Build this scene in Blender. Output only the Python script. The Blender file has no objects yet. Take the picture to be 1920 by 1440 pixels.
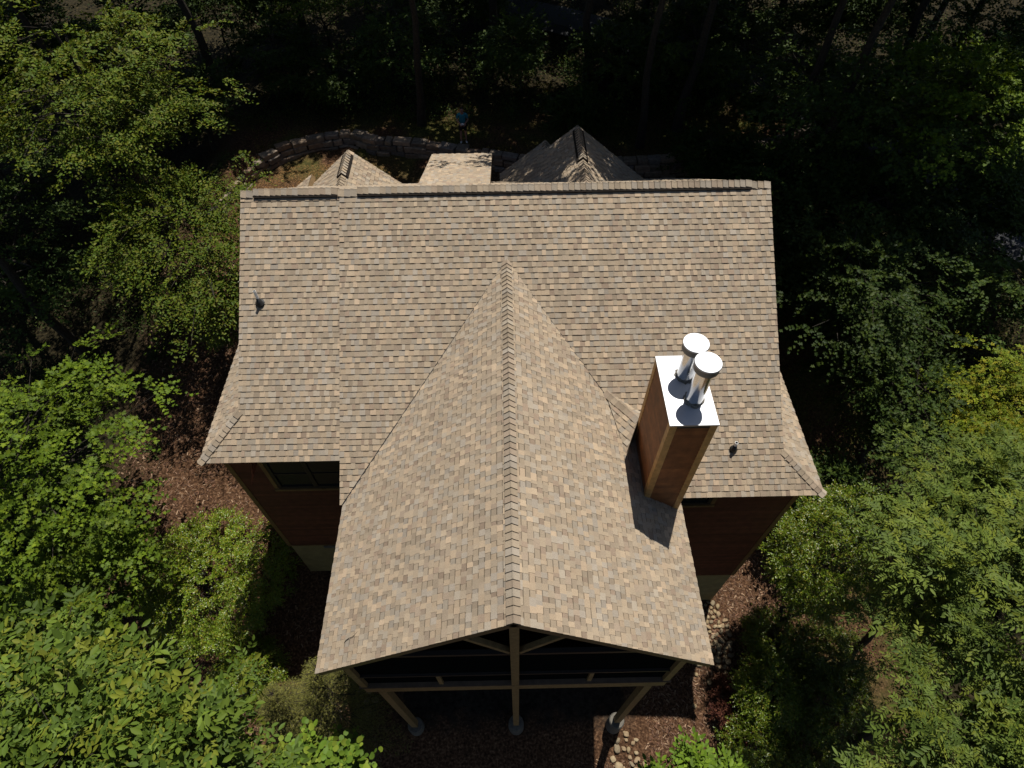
import bpy, math, random
import numpy as np
from mathutils import Vector, Matrix

# ------------------------------------------------------------------ camera, sky, sun, exposure
scene = bpy.context.scene
COL = scene.collection
cam_d = bpy.data.cameras.new("camera")
cam = bpy.data.objects.new("camera", cam_d)
COL.objects.link(cam)
cam_d.sensor_width = 36.0
cam_d.lens = 21.153
cam_d.clip_end = 600
_ax = Vector((0.00430, 0.60342, -0.79741)); _rt = Vector((0.99979, -0.01843, -0.00855)); _up = Vector((0.01986, 0.79721, 0.60338))
cam.matrix_world = Matrix(((_rt.x, _up.x, -_ax.x, 0.001), (_rt.y, _up.y, -_ax.y, -13.310),
                           (_rt.z, _up.z, -_ax.z, 9.250), (0, 0, 0, 1)))
scene.camera = cam

SUN = Vector((0.1404, 0.3187, 0.9374)).normalized()          # towards the sun
world = bpy.data.worlds.new("World"); scene.world = world; world.use_nodes = True
wn = world.node_tree.nodes; wl = world.node_tree.links
sky = wn.new("ShaderNodeTexSky"); sky.sky_type = 'NISHITA'; sky.sun_disc = False
sky.sun_elevation = math.asin(SUN.z); sky.sun_rotation = math.atan2(SUN.x, SUN.y)
wl.new(sky.outputs[0], wn["Background"].inputs[0]); wn["Background"].inputs[1].default_value = 0.05
sun_d = bpy.data.lights.new("sun", 'SUN'); sun_d.energy = 5.0; sun_d.angle = math.radians(0.5); sun_d.color = (1.0, 0.95, 0.87)
sun = bpy.data.objects.new("sun", sun_d); COL.objects.link(sun)
sun.rotation_euler = SUN.to_track_quat('Z', 'Y').to_euler(); sun.location = (10, 20, 60)
scene.view_settings.view_transform = 'Standard'; scene.view_settings.look = 'None'
scene.view_settings.exposure = 0.27; scene.view_settings.gamma = 1.0; scene.view_settings.use_curve_mapping = False
cy = scene.cycles
cy.use_adaptive_sampling = True; cy.adaptive_threshold = 0.02; cy.use_denoising = True
cy.max_bounces = 5; cy.diffuse_bounces = 3; cy.glossy_bounces = 3; cy.transmission_bounces = 3; cy.transparent_max_bounces = 8
cy.caustics_reflective = False; cy.caustics_refractive = False

# ------------------------------------------------------------------ helpers
RNG = np.random.default_rng(7)

def tag(o, label=None, cat=None, group=None, kind=None):
    if label: o['label'] = label
    if cat: o['category'] = cat
    if group: o['group'] = group
    if kind: o['kind'] = kind
    return o

def thing(name, label, cat, loc=(0, 0, 0), group=None):
    o = bpy.data.objects.new(name, None); COL.objects.link(o); o.location = loc
    o.empty_display_size = 0.3
    return tag(o, label, cat, group)

def link(name, me, parent=None):
    o = bpy.data.objects.new(name, me); COL.objects.link(o)
    if parent is not None:                                   # geometry is in world coordinates; the parent stands at its base
        o.parent = parent
        o.matrix_parent_inverse = Matrix.Translation(-Vector(parent.location))
    return o

class MB:
    """collects polygons, then links them as one mesh object"""
    def __init__(s): s.v = []; s.f = []; s.c = []; s.m = []
    def poly(s, pts, col=None, mi=0):
        b = len(s.v); s.v.extend([tuple(p) for p in pts]); s.f.append(tuple(range(b, b + len(pts)))); s.c.append(col or (1, 1, 1)); s.m.append(mi)
    def hexa(s, p, col=None, mi=0):      # p: 8 points, bottom 0-3 ccw, top 4-7
        for q in ((3, 2, 1, 0), (4, 5, 6, 7), (0, 1, 5, 4), (1, 2, 6, 5), (2, 3, 7, 6), (3, 0, 4, 7)): s.poly([p[i] for i in q], col, mi)
    def box(s, x0, x1, y0, y1, z0, z1, col=None, mi=0):
        s.hexa([(x0, y0, z0), (x1, y0, z0), (x1, y1, z0), (x0, y1, z0), (x0, y0, z1), (x1, y0, z1), (x1, y1, z1), (x0, y1, z1)], col, mi)
    def bar(s, a, b, w, h, up=(0, 0, 1), col=None, mi=0):
        a = Vector(a); b = Vector(b); d = (b - a).normalized(); u = Vector(up); r = d.cross(u).normalized(); u = r.cross(d).normalized()
        r *= w / 2; u *= h / 2
        s.hexa([a - r - u, a + r - u, b + r - u, b - r - u, a - r + u, a + r + u, b + r + u, b - r + u], col, mi)
    def tube(s, pts, rad, n=8, cap=True, col=None, mi=0):
        pts = [Vector(p) for p in pts]; rings = []
        for i, p in enumerate(pts):
            d = (pts[min(i + 1, len(pts) - 1)] - pts[max(i - 1, 0)]).normalized()
            a = Vector((0, 0, 1)) if abs(d.z) < 0.9 else Vector((1, 0, 0))
            u = d.cross(a).normalized(); w = d.cross(u)
            rings.append([p + (u * math.cos(2 * math.pi * k / n) + w * math.sin(2 * math.pi * k / n)) * rad[i] for k in range(n)])
        for i in range(len(pts) - 1):
            for k in range(n):
                s.poly([rings[i][k], rings[i][(k + 1) % n], rings[i + 1][(k + 1) % n], rings[i + 1][k]][::-1], col, mi)
        if cap: s.poly(rings[0], col, mi); s.poly(rings[-1][::-1], col, mi)
    def build(s, name, mats, parent=None, smooth=False, weld=False):
        me = bpy.data.meshes.new(name)
        me.from_pydata(s.v, [], s.f)
        for m in (mats if isinstance(mats, (list, tuple)) else [mats]): me.materials.append(m)
        me.polygons.foreach_set('material_index', s.m)
        at = me.attributes.new('tint', 'FLOAT_COLOR', 'FACE')
        at.data.foreach_set('color', np.array([(c[0], c[1], c[2], 1.0) for c in s.c], dtype=np.float32).ravel())
        if weld:
            import bmesh
            bm = bmesh.new(); bm.from_mesh(me); bmesh.ops.remove_doubles(bm, verts=bm.verts, dist=1e-5); bm.to_mesh(me); bm.free()
        if smooth: me.polygons.foreach_set('use_smooth', [True] * len(me.polygons))
        me.update()
        return link(name, me, parent)

# ------------------------------------------------------------------ materials
def mat(name, base=(0.5, 0.5, 0.5), rough=0.8, metal=0.0, spec=0.3, tint=False, noise=None, bump=None, hsv=None):
    """Principled surface; tint: multiply by the face attribute; noise=(scale, lo, hi): brightness mottling; bump=(scale, strength)"""
    m = bpy.data.materials.new(name); m.use_nodes = True
    nt = m.node_tree; N = nt.nodes; Lk = nt.links; p = N["Principled BSDF"]
    p.inputs['Roughness'].default_value = rough; p.inputs['Metallic'].default_value = metal
    p.inputs['Specular IOR Level'].default_value = spec
    p.inputs['Base Color'].default_value = (*base, 1)
    src = None
    if tint:
        a = N.new('ShaderNodeAttribute'); a.attribute_name = 'tint'; src = a.outputs['Color']
        mx = N.new('ShaderNodeMix'); mx.data_type = 'RGBA'; mx.blend_type = 'MULTIPLY'; mx.inputs[0].default_value = 1
        Lk.new(src, mx.inputs[6]); mx.inputs[7].default_value = (*base, 1); src = mx.outputs[2]
    tc = N.new('ShaderNodeTexCoord')
    if noise:
        for k, (sc, lo, hi) in enumerate(noise if isinstance(noise, list) else [noise]):
            t = N.new('ShaderNodeTexNoise'); t.inputs['Scale'].default_value = sc; t.inputs['Detail'].default_value = 4
            Lk.new(tc.outputs['Object'], t.inputs['Vector'])
            r = N.new('ShaderNodeMapRange'); r.inputs[1].default_value = 0.3; r.inputs[2].default_value = 0.7
            r.inputs[3].default_value = lo; r.inputs[4].default_value = hi; Lk.new(t.outputs[0], r.inputs[0])
            mx = N.new('ShaderNodeMix'); mx.data_type = 'RGBA'; mx.blend_type = 'MULTIPLY'; mx.inputs[0].default_value = 1
            if src is None: mx.inputs[6].default_value = (*base, 1)
            else: Lk.new(src, mx.inputs[6])
            Lk.new(r.outputs[0], mx.inputs[7]); src = mx.outputs[2]
    if src is not None: Lk.new(src, p.inputs['Base Color'])
    if bump:
        t = N.new('ShaderNodeTexNoise'); t.inputs['Scale'].default_value = bump[0]; t.inputs['Detail'].default_value = 5
        Lk.new(tc.outputs['Object'], t.inputs['Vector'])
        b = N.new('ShaderNodeBump'); b.inputs['Strength'].default_value = bump[1]; b.inputs['Distance'].default_value = 0.02
        Lk.new(t.outputs[0], b.inputs['Height']); Lk.new(b.outputs[0], p.inputs['Normal'])
    return m

def leaf_mat(name, rough=0.55, spec=0.12, trans=0.2):
    m = bpy.data.materials.new(name); m.use_nodes = True
    nt = m.node_tree; N = nt.nodes; Lk = nt.links; p = N["Principled BSDF"]
    a = N.new('ShaderNodeAttribute'); a.attribute_name = 'tint'
    Lk.new(a.outputs['Color'], p.inputs['Base Color'])
    p.inputs['Roughness'].default_value = rough; p.inputs['Specular IOR Level'].default_value = spec
    tr = N.new('ShaderNodeBsdfTranslucent')
    mx = N.new('ShaderNodeMix'); mx.data_type = 'RGBA'; mx.blend_type = 'MULTIPLY'; mx.inputs[0].default_value = 1
    Lk.new(a.outputs['Color'], mx.inputs[6]); mx.inputs[7].default_value = (1.25, 1.1, 0.4, 1); Lk.new(mx.outputs[2], tr.inputs['Color'])
    ms = N.new('ShaderNodeMixShader'); ms.inputs[0].default_value = trans
    Lk.new(p.outputs[0], ms.inputs[1]); Lk.new(tr.outputs[0], ms.inputs[2]); Lk.new(ms.outputs[0], N['Material Output'].inputs['Surface'])
    return m

M = {}
M['shingle'] = mat('shingle', (1, 1, 1), 0.95, spec=0.15, tint=True, noise=[(90, 0.80, 1.18), (1.1, 0.93, 1.06)], bump=(160, 0.35))
M['fascia'] = mat('fascia', (0.16, 0.105, 0.05), 0.6, noise=(6, 0.8, 1.15))
M['trim'] = mat('trim_wood', (0.20, 0.115, 0.04), 0.55, noise=(7, 0.75, 1.2), bump=(40, 0.1))
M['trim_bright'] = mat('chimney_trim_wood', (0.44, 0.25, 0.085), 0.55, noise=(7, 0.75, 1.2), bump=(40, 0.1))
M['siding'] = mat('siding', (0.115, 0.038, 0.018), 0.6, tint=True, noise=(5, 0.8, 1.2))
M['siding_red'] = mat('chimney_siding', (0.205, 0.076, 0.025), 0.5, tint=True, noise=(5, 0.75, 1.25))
M['concrete'] = mat('foundation_stucco', (0.27, 0.205, 0.085), 0.9, noise=(4, 0.8, 1.1), bump=(30, 0.2))
M['footing'] = mat('footing_concrete', (0.13, 0.12, 0.10), 0.9, noise=(9, 0.7, 1.15), bump=(40, 0.3))
M['timber'] = mat('porch_timber', (0.25, 0.165, 0.070), 0.65, noise=(9, 0.75, 1.2), bump=(40, 0.15))
M['deck'] = mat('deck_board', (0.12, 0.08, 0.05), 0.7, noise=(6, 0.8, 1.2))
M['screen'] = mat('insect_screen', (0.004, 0.005, 0.005), 1.0, spec=0.02)
M['vent'] = mat('vent_strip', (0.022, 0.018, 0.015), 0.95, spec=0.05)
M['glass'] = mat('window_glass', (0.016, 0.017, 0.018), 0.25, spec=0.10)
M['frame'] = mat('window_frame_paint', (0.03, 0.024, 0.018), 0.5)
M['metal'] = mat('galvanised_sheet', (0.44, 0.45, 0.47), 0.56, 1.0, noise=(3, 0.93, 1.05))
M['flue'] = mat('stainless_flue', (0.80, 0.80, 0.79), 0.17, 1.0, noise=(5, 0.85, 1.08))
M['cap_side'] = mat('weathered_cap_band', (0.18, 0.18, 0.18), 0.5, 0.6)
M['sealant'] = mat('sealant', (0.20, 0.18, 0.15), 0.6, noise=(40, 0.4, 1.4), bump=(60, 0.8))
M['boot'] = mat('rubber_boot', (0.02, 0.02, 0.02), 0.5)
M['pvc'] = mat('pvc_pipe', (0.8, 0.8, 0.78), 0.4)
M['bark'] = mat('bark', (0.032, 0.026, 0.019), 0.9, noise=(12, 0.5, 1.4), bump=(20, 0.6))
M['stone'] = mat('wall_stone', (1, 1, 1), 0.9, tint=True, noise=[(7, 0.7, 1.25), (40, 0.85, 1.1)], bump=(14, 0.5))
M['river'] = mat('river_stone', (1, 1, 1), 0.8, tint=True, noise=(12, 0.75, 1.2), bump=(20, 0.2))
M['leaf'] = leaf_mat('leaf')
M['leaf_gloss'] = leaf_mat('glossy_leaf', 0.32, 0.35, 0.2)
M['needle'] = leaf_mat('needle', 0.6, 0.25, 0.1)
M['chip'] = mat('chip', (1, 1, 1), 0.9, tint=True)
M['road'] = mat('asphalt', (0.040, 0.041, 0.044), 0.9, noise=(30, 0.8, 1.2))
M['skin'] = mat('skin', (0.38, 0.20, 0.14), 0.5)
M['shirt'] = mat('teal_cotton', (0.03, 0.19, 0.25), 0.9, noise=(10, 0.9, 1.1))
M['shorts'] = mat('black_cotton', (0.012, 0.012, 0.014), 0.9)
M['shoe'] = mat('white_shoe', (0.75, 0.75, 0.75), 0.6)
M['hair'] = mat('brown_hair', (0.03, 0.018, 0.012), 0.7)
M['plastic'] = mat('white_plastic', (0.8, 0.8, 0.8), 0.35)

# ------------------------------------------------------------------ ground
WX = np.array([-13.6, -12.8, -12.2, -11.1, -9.6, -7.9, -6.4, -4.1, -2.4, -0.5, 1.35, 4.5, 7.4, 10.0, 12.9, 16.0])
WY = np.array([9.3, 11.6, 12.6, 13.9, 14.75, 15.1, 14.45, 14.1, 13.45, 13.0, 12.5, 12.2, 12.3, 12.7, 13.5, 15.0])
GY = np.array([-120, -40, -25, -16, -10.25, -6.2, -5.3, 0, 5, 7.5, 11, 20, 30, 60, 140])
GZ = np.array([-34, -24, -19, -16.0, -14.0, -13.05, -12.8, -10.8, -9.0, -8.4, -8.2, -7.2, -6.2, -3, 4])
def ground_z(x, y):
    x = np.asarray(x, float); y = np.asarray(y, float)
    z = np.interp(y, GY, GZ) - 0.08 * np.clip(x, -12, 12) * np.clip((4 - y) / 8, 0, 1)
    wy = np.interp(x, WX, WY)
    up = np.clip((y - wy) / 0.35, 0, 1) * np.clip((x + 14.6) / 1.2, 0, 1) * np.clip((18 - x) / 2, 0, 1)
    top = -7.2 + np.clip(y - 16, 0, 40) * 0.10
    z = z * (1 - up) + np.maximum(z, top) * up
    z = z + 0.07 * np.sin(x * 1.3 + 0.4 * y) * np.sin(y * 0.9 - 0.3 * x) + 0.04 * np.sin(3.1 * x) * np.sin(2.7 * y + 1)
    return z

def make_ground():
    xs = np.concatenate([np.linspace(-150, -30, 13)[:-1], np.arange(-30, 30, 0.3), np.linspace(30, 150, 13)])
    ys = np.concatenate([np.linspace(-120, -24, 9)[:-1], np.arange(-24, 36, 0.25), np.linspace(36, 150, 14)])
    X, Y = np.meshgrid(xs, ys); Z = ground_z(X, Y); nx, ny = len(xs), len(ys)
    V = np.stack([X, Y, Z], -1).reshape(-1, 3)
    i = np.arange(nx * ny).reshape(ny, nx)
    F = np.stack([i[:-1, :-1], i[:-1, 1:], i[1:, 1:], i[1:, :-1]], -1).reshape(-1, 4)
    me = bpy.data.meshes.new('ground'); me.from_pydata(V.tolist(), [], F.tolist())
    me.polygons.foreach_set('use_smooth', [True] * len(F))
    m = bpy.data.materials.new('mulch_and_leaf_litter'); m.use_nodes = True
    nt = m.node_tree; N = nt.nodes; Lk = nt.links; p = N['Principled BSDF']; p.inputs['Roughness'].default_value = 0.95; p.inputs['Specular IOR Level'].default_value = 0.1
    tc = N.new('ShaderNodeTexCoord')
    def ramp(scale, stops, det=6, vec=None):
        t = N.new('ShaderNodeTexNoise'); t.inputs['Scale'].default_value = scale; t.inputs['Detail'].default_value = det
        Lk.new(vec or tc.outputs['Object'], t.inputs['Vector'])
        r = N.new('ShaderNodeValToRGB'); r.color_ramp.elements[0].position = stops[0][0]; r.color_ramp.elements[0].color = (*stops[0][1], 1)
        r.color_ramp.elements[1].position = stops[-1][0]; r.color_ramp.elements[1].color = (*stops[-1][1], 1)
        for s in stops[1:-1]:
            e = r.color_ramp.elements.new(s[0]); e.color = (*s[1], 1)
        Lk.new(t.outputs[0], r.inputs[0]); return r.outputs[0], t.outputs[0]
    mulch, h = ramp(13, [(0.3, (0.022, 0.011, 0.006)), (0.48, (0.062, 0.032, 0.017)), (0.62, (0.115, 0.063, 0.034)), (0.75, (0.24, 0.145, 0.08))])
    grass, _ = ramp(9, [(0.3, (0.02, 0.028, 0.008)), (0.5, (0.06, 0.062, 0.015)), (0.7, (0.13, 0.10, 0.03))])
    shaded_litter, _ = ramp(7, [(0.3, (0.008, 0.007, 0.004)), (0.55, (0.026, 0.021, 0.010)), (0.75, (0.06, 0.045, 0.02))])
    sel, _ = ramp(0.5, [(0.42, (0, 0, 0)), (0.6, (1, 1, 1))], 3)
    sp = N.new('ShaderNodeSeparateXYZ'); Lk.new(tc.outputs['Object'], sp.inputs[0])
    mr = N.new('ShaderNodeMapRange'); mr.inputs[1].default_value = 11; mr.inputs[2].default_value = 14.5; Lk.new(sp.outputs[1], mr.inputs[0])
    mr2 = N.new('ShaderNodeMapRange'); mr2.inputs[1].default_value = 9; mr2.inputs[2].default_value = 13; mr2.inputs[4].default_value = 0.8; Lk.new(sp.outputs[0], mr2.inputs[0])
    mxm = N.new('ShaderNodeMath'); mxm.operation = 'MAXIMUM'; Lk.new(mr.outputs[0], mxm.inputs[0]); Lk.new(mr2.outputs[0], mxm.inputs[1])
    mul = N.new('ShaderNodeMath'); mul.operation = 'MULTIPLY'; Lk.new(mxm.outputs[0], mul.inputs[0]); Lk.new(sel, mul.inputs[1])
    mx = N.new('ShaderNodeMix'); mx.data_type = 'RGBA'; Lk.new(mul.outputs[0], mx.inputs[0]); Lk.new(mulch, mx.inputs[6]); Lk.new(grass, mx.inputs[7])
    # away from the house beds: forest floor, wood shade darkened into its colour
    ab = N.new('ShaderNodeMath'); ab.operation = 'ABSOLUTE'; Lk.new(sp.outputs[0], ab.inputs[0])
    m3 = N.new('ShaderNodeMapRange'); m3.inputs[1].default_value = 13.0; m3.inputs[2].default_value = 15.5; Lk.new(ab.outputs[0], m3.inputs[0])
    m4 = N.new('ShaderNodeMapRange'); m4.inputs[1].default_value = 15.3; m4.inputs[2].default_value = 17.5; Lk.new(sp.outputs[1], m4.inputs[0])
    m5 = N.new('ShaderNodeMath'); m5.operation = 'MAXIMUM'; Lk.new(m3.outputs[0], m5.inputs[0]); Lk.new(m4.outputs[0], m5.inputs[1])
    mx2 = N.new('ShaderNodeMix'); mx2.data_type = 'RGBA'; Lk.new(m5.outputs[0], mx2.inputs[0]); Lk.new(mx.outputs[2], mx2.inputs[6]); Lk.new(shaded_litter, mx2.inputs[7])
    # porch shade painted into the ground colour as darker earth under the roof
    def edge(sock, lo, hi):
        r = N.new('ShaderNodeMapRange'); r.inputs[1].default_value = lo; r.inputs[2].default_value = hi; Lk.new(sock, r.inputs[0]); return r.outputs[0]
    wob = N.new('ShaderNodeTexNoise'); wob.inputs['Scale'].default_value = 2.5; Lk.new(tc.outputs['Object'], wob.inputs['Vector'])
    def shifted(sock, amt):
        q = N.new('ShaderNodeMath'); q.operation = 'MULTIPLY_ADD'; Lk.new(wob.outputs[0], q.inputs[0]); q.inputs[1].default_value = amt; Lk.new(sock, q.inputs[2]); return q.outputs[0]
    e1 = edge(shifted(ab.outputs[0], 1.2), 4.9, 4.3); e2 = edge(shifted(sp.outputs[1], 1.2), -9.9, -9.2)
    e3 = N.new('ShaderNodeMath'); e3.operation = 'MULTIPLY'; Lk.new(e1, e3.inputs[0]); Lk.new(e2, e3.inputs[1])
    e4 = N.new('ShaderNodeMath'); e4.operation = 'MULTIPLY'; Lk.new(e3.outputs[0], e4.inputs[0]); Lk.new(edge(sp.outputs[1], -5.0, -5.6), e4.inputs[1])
    porch_shade, _ = ramp(6, [(0.3, (0.010, 0.008, 0.006)), (0.7, (0.034, 0.027, 0.020))])
    mx3 = N.new('ShaderNodeMix'); mx3.data_type = 'RGBA'; Lk.new(e4.outputs[0], mx3.inputs[0]); Lk.new(mx2.outputs[2], mx3.inputs[6]); Lk.new(porch_shade, mx3.inputs[7])
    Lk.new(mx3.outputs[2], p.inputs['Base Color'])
    b = N.new('ShaderNodeBump'); b.inputs['Strength'].default_value = 0.8; b.inputs['Distance'].default_value = 0.06; Lk.new(h, b.inputs['Height']); Lk.new(b.outputs[0], p.inputs['Normal'])
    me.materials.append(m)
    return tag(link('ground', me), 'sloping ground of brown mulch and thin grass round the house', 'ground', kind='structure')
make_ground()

def make_road():
    # asphalt drive that winds behind the wood and down the right hand side
    cl = [(-9, 31), (-2, 28.2), (4, 25.2), (9.5, 22.2), (14.5, 18.3), (18.5, 14), (22.5, 8.5), (27, 3), (33, -3)]
    pts = []
    for i in range(len(cl) - 1):
        p0 = np.array(cl[max(i - 1, 0)], float); p1 = np.array(cl[i], float); p2 = np.array(cl[i + 1], float); p3 = np.array(cl[min(i + 2, len(cl) - 1)], float)
        for t in np.linspace(0, 1, 9)[:-1]:
            pts.append(0.5 * (2 * p1 + (p2 - p0) * t + (2 * p0 - 5 * p1 + 4 * p2 - p3) * t * t + (3 * p1 - p0 - 3 * p2 + p3) * t ** 3))
    pts = np.array(pts); tg = np.gradient(pts, axis=0); tg /= np.linalg.norm(tg, axis=1)[:, None]; nr = np.stack([-tg[:, 1], tg[:, 0]], 1)
    mb = MB(); offs = np.linspace(-1.7, 1.7, 7); rows = []
    for p, n in zip(pts, nr):
        q = p[None] + n[None] * offs[:, None]; z = ground_z(q[:, 0], q[:, 1]).max() + 0.10
        rows.append([(q[k, 0], q[k, 1], z + (0.0 if 0 < k < 6 else -0.25)) for k in range(7)])
    for a, b in zip(rows[:-1], rows[1:]):
        for k in range(6): mb.poly([a[k], b[k], b[k + 1], a[k + 1]][::-1])
    return tag(mb.build('road', M['road']), 'narrow grey asphalt drive winding through the shaded wood', 'road', kind='structure')
make_road()

# ------------------------------------------------------------------ the house
MS = 0.658                      # main slope
XL, XR, XS = -6.777, 6.795, -4.246
YE1, YE2 = -5.735, -6.645
ZE1, ZE2 = MS * YE1, MS * YE2
XSL, XSR, YHL, YHR = -7.732, 7.762, -4.678, -5.714
X0, ZG, YG, XGL, XGR = -0.008, -1.037, -10.486, -4.155, 4.148
MG = (ZG - ZE2) / (X0 - XGL); YV = ZG / MS

house = thing('house', 'brown sided hillside house with tan shingled gable roofs', 'house', (0, 0, -13.0))

PAL = np.array([(0.365, 0.278, 0.194), (0.325, 0.255, 0.183), (0.295, 0.236, 0.174), (0.262, 0.206, 0.152),
                (0.305, 0.260, 0.208), (0.290, 0.252, 0.212), (0.245, 0.178, 0.132), (0.400, 0.298, 0.208), (0.275, 0.212, 0.160)])
PAL = (PAL.mean(0) + (PAL - PAL.mean(0)) * 0.74) * np.array([1.010, 1.020, 0.995])
PW = np.array([0.15, 0.20, 0.17, 0.12, 0.12, 0.08, 0.05, 0.06, 0.05]); PW /= PW.sum()
EXPO = 0.147

def clip_poly(pts, poly):
    """Sutherland-Hodgman: pts list of (u,v) against convex ccw poly"""
    out = pts
    for i in range(len(poly)):
        a = poly[i]; b = poly[(i + 1) % len(poly)]; inp = out; out = []
        if not inp: break
        ins = lambda p: (b[0] - a[0]) * (p[1] - a[1]) - (b[1] - a[1]) * (p[0] - a[0])
        for j in range(len(inp)):
            p = inp[j]; q = inp[(j + 1) % len(inp)]; dp = ins(p); dq = ins(q)
            if dp >= 0: out.append(p)
            if (dp >= 0) != (dq >= 0):
                t = dp / (dp - dq); out.append((p[0] + (q[0] - p[0]) * t, p[1] + (q[1] - p[1]) * t))
    return out
def clip_seg(p, q, poly):
    t0, t1 = 0.0, 1.0
    for i in range(len(poly)):
        a = poly[i]; b = poly[(i + 1) % len(poly)]
        f = lambda p: (b[0] - a[0]) * (p[1] - a[1]) - (b[1] - a[1]) * (p[0] - a[0])
        dp, dq = f(p), f(q)
        if dp < 0 and dq < 0: return None
        if dp < 0: t0 = max(t0, dp / (dp - dq))
        elif dq < 0: t1 = min(t1, dp / (dp - dq))
    if t1 - t0 < 1e-4: return None
    L = lambda t: (p[0] + (q[0] - p[0]) * t, p[1] + (q[1] - p[1]) * t)
    return L(t0), L(t1)

def shingle_plane(name, O, U, V, polys3, seed, thick=0.16, parent=house, dark=1.0, skip=None, lift=0.0, step=0.011, band=0.021):
    """a roof slope: a solid deck slab with fascia edges and rows of laminated shingle tabs laid over it"""
    rng = np.random.default_rng(seed)
    O = Vector(O) ; U = Vector(U).normalized(); V = Vector(V).normalized(); Nn = U.cross(V).normalized()
    mb = MB()
    P = lambda u, v, h: O + U * u + V * v + Nn * (h + lift)
    polys = []
    for pg in polys3:
        q = [((Vector(p) - O).dot(U), (Vector(p) - O).dot(V)) for p in pg]
        ar = sum(q[i][0] * q[(i + 1) % len(q)][1] - q[(i + 1) % len(q)][0] * q[i][1] for i in range(len(q)))
        if ar < 0: q = q[::-1]
        polys.append(q)
        top = [P(u, v, -0.004) for u, v in q]; bot = [P(u, v, -thick) for u, v in q]
        mb.poly(top, (0.05, 0.045, 0.04), 0); mb.poly(bot[::-1], None, 1)
        for i in range(len(q)):
            j = (i + 1) % len(q); mb.poly([bot[i], bot[j], top[j], top[i]], None, 1)
    us = [u for q in polys for u, v in q]; vs = [v for q in polys for u, v in q]
    u_lo, u_hi, v_lo, v_hi = min(us), max(us), min(vs), max(vs)
    k = math.floor(v_lo / EXPO)
    while k * EXPO < v_hi:
        v = k * EXPO; u = u_lo - rng.uniform(0, 0.3); lam = False
        last = -1
        while u < u_hi:
            w = rng.choice([0.08, 0.10, 0.12, 0.135, 0.155, 0.19], p=[0.10, 0.24, 0.28, 0.20, 0.12, 0.06]) * rng.uniform(0.93, 1.07)
            lam = (rng.random() < 0.86) if not lam else (rng.random() < 0.10)
            c = rng.choice(len(PAL), p=PW)
            if c == last: c = rng.choice(len(PAL), p=PW)
            last = c
            col = PAL[c] * rng.uniform(0.90, 1.10) * dark
            if not lam: col = col * 0.90
            col = tuple(col)
            e = step if lam else 0.0
            jag = rng.uniform(-0.003, 0.003)
            a, b, v0, v1 = u, u + w, v + jag, v + EXPO + 0.012
            hgt = lambda vv: 0.014 + e - (0.012 + 0.75 * e) * (vv - v0) / (v1 - v0)
            if skip is None or not skip(P((a + b) / 2, v, 0)):
                for q in polys:
                    vb = v + EXPO - band
                    if lam: parts = [(v0, v1, col)]
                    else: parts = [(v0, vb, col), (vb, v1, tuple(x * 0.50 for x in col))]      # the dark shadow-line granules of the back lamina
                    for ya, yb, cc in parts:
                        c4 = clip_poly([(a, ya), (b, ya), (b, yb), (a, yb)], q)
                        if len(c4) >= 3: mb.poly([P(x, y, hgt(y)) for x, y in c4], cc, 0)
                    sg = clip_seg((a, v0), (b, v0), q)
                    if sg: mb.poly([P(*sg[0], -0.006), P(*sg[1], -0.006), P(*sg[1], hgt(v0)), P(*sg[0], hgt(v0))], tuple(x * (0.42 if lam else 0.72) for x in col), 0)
                    if lam:
                        for uu in (a, b):
                            sg = clip_seg((uu, v0), (uu, v1), q)
                            if sg: mb.poly([P(*sg[0], -0.002), P(*sg[1], -0.002), P(*sg[1], hgt(sg[1][1])), P(*sg[0], hgt(sg[0][1]))], tuple(x * 0.9 for x in col), 0)
            u += w
        k += 1
    return mb.build(name, [M['shingle'], M['fascia']], parent)

def cap_run(name, A, B, n1, n2, wid=0.155, parent=house, seed=1, lift=0.02, bend=None, expo=0.145, vent=0.0, thick=0.012, dark=1.0):
    """overlapping bent cap shingles laid from A (low or near end) to B; n1,n2 = down-slope unit vectors on each side"""
    rng = np.random.default_rng(seed); mb = MB()
    A = Vector(A); B = Vector(B); d = (B - A); Ln = d.length; d.normalize()
    n1 = Vector(n1).normalized(); n2 = Vector(n2).normalized(); up = -(n1 + n2)
    up = up.normalized() if up.length > 1e-4 else Vector((0, 0, 1))
    if up.z < 0: up = -up
    n = int(round(Ln / expo)); s = 0
    for i in range(n):
        c = PAL[rng.choice([1, 2, 3, 4, 5, 8])] * rng.uniform(0.80, 1.12) * dark; c = tuple(c)
        p0 = A + d * (i * Ln / n); p1 = A + d * ((i + 1) * Ln / n + 0.02)
        h0, h1 = lift + vent + 0.031, lift + vent + 0.001
        jw = rng.uniform(-0.006, 0.006)
        prof = lambda p, h: [p + n1 * (wid + jw) + up * h, p + n1 * 0.035 + up * (h + 0.004), p + up * (h + 0.012), p + n2 * 0.035 + up * (h + 0.004), p + n2 * (wid + jw) + up * h]
        q0 = prof(p0, h0); q1 = prof(p1, h1); r0 = prof(p0, h0 - thick - 0.01)
        for k in range(4):
            mb.poly([q0[k], q0[k + 1], q1[k + 1], q1[k]], c, 0)
            mb.poly([r0[k], r0[k + 1], q0[k + 1], q0[k]], tuple(x * 0.50 for x in c), 0)
        for k in (0, 4):
            mb.poly([q0[k], q1[k], q1[k] - up * 0.03, q0[k] - up * 0.03], tuple(x * 0.8 for x in c), 0)
    return mb.build(name, [M['shingle']], parent)

def zm(y): return MS * y
def front_pt(x, y): return (x, y, MS * y)
UP_F = Vector((0, 1, MS)).normalized()
# hidden part of the main slope under the porch roof is left bare
def under_porch(p): return (p.x > XGL + 0.25 and p.x < XGR - 0.25 and (ZG - MG * abs(p.x - X0)) > p.z + 0.12)
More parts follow.
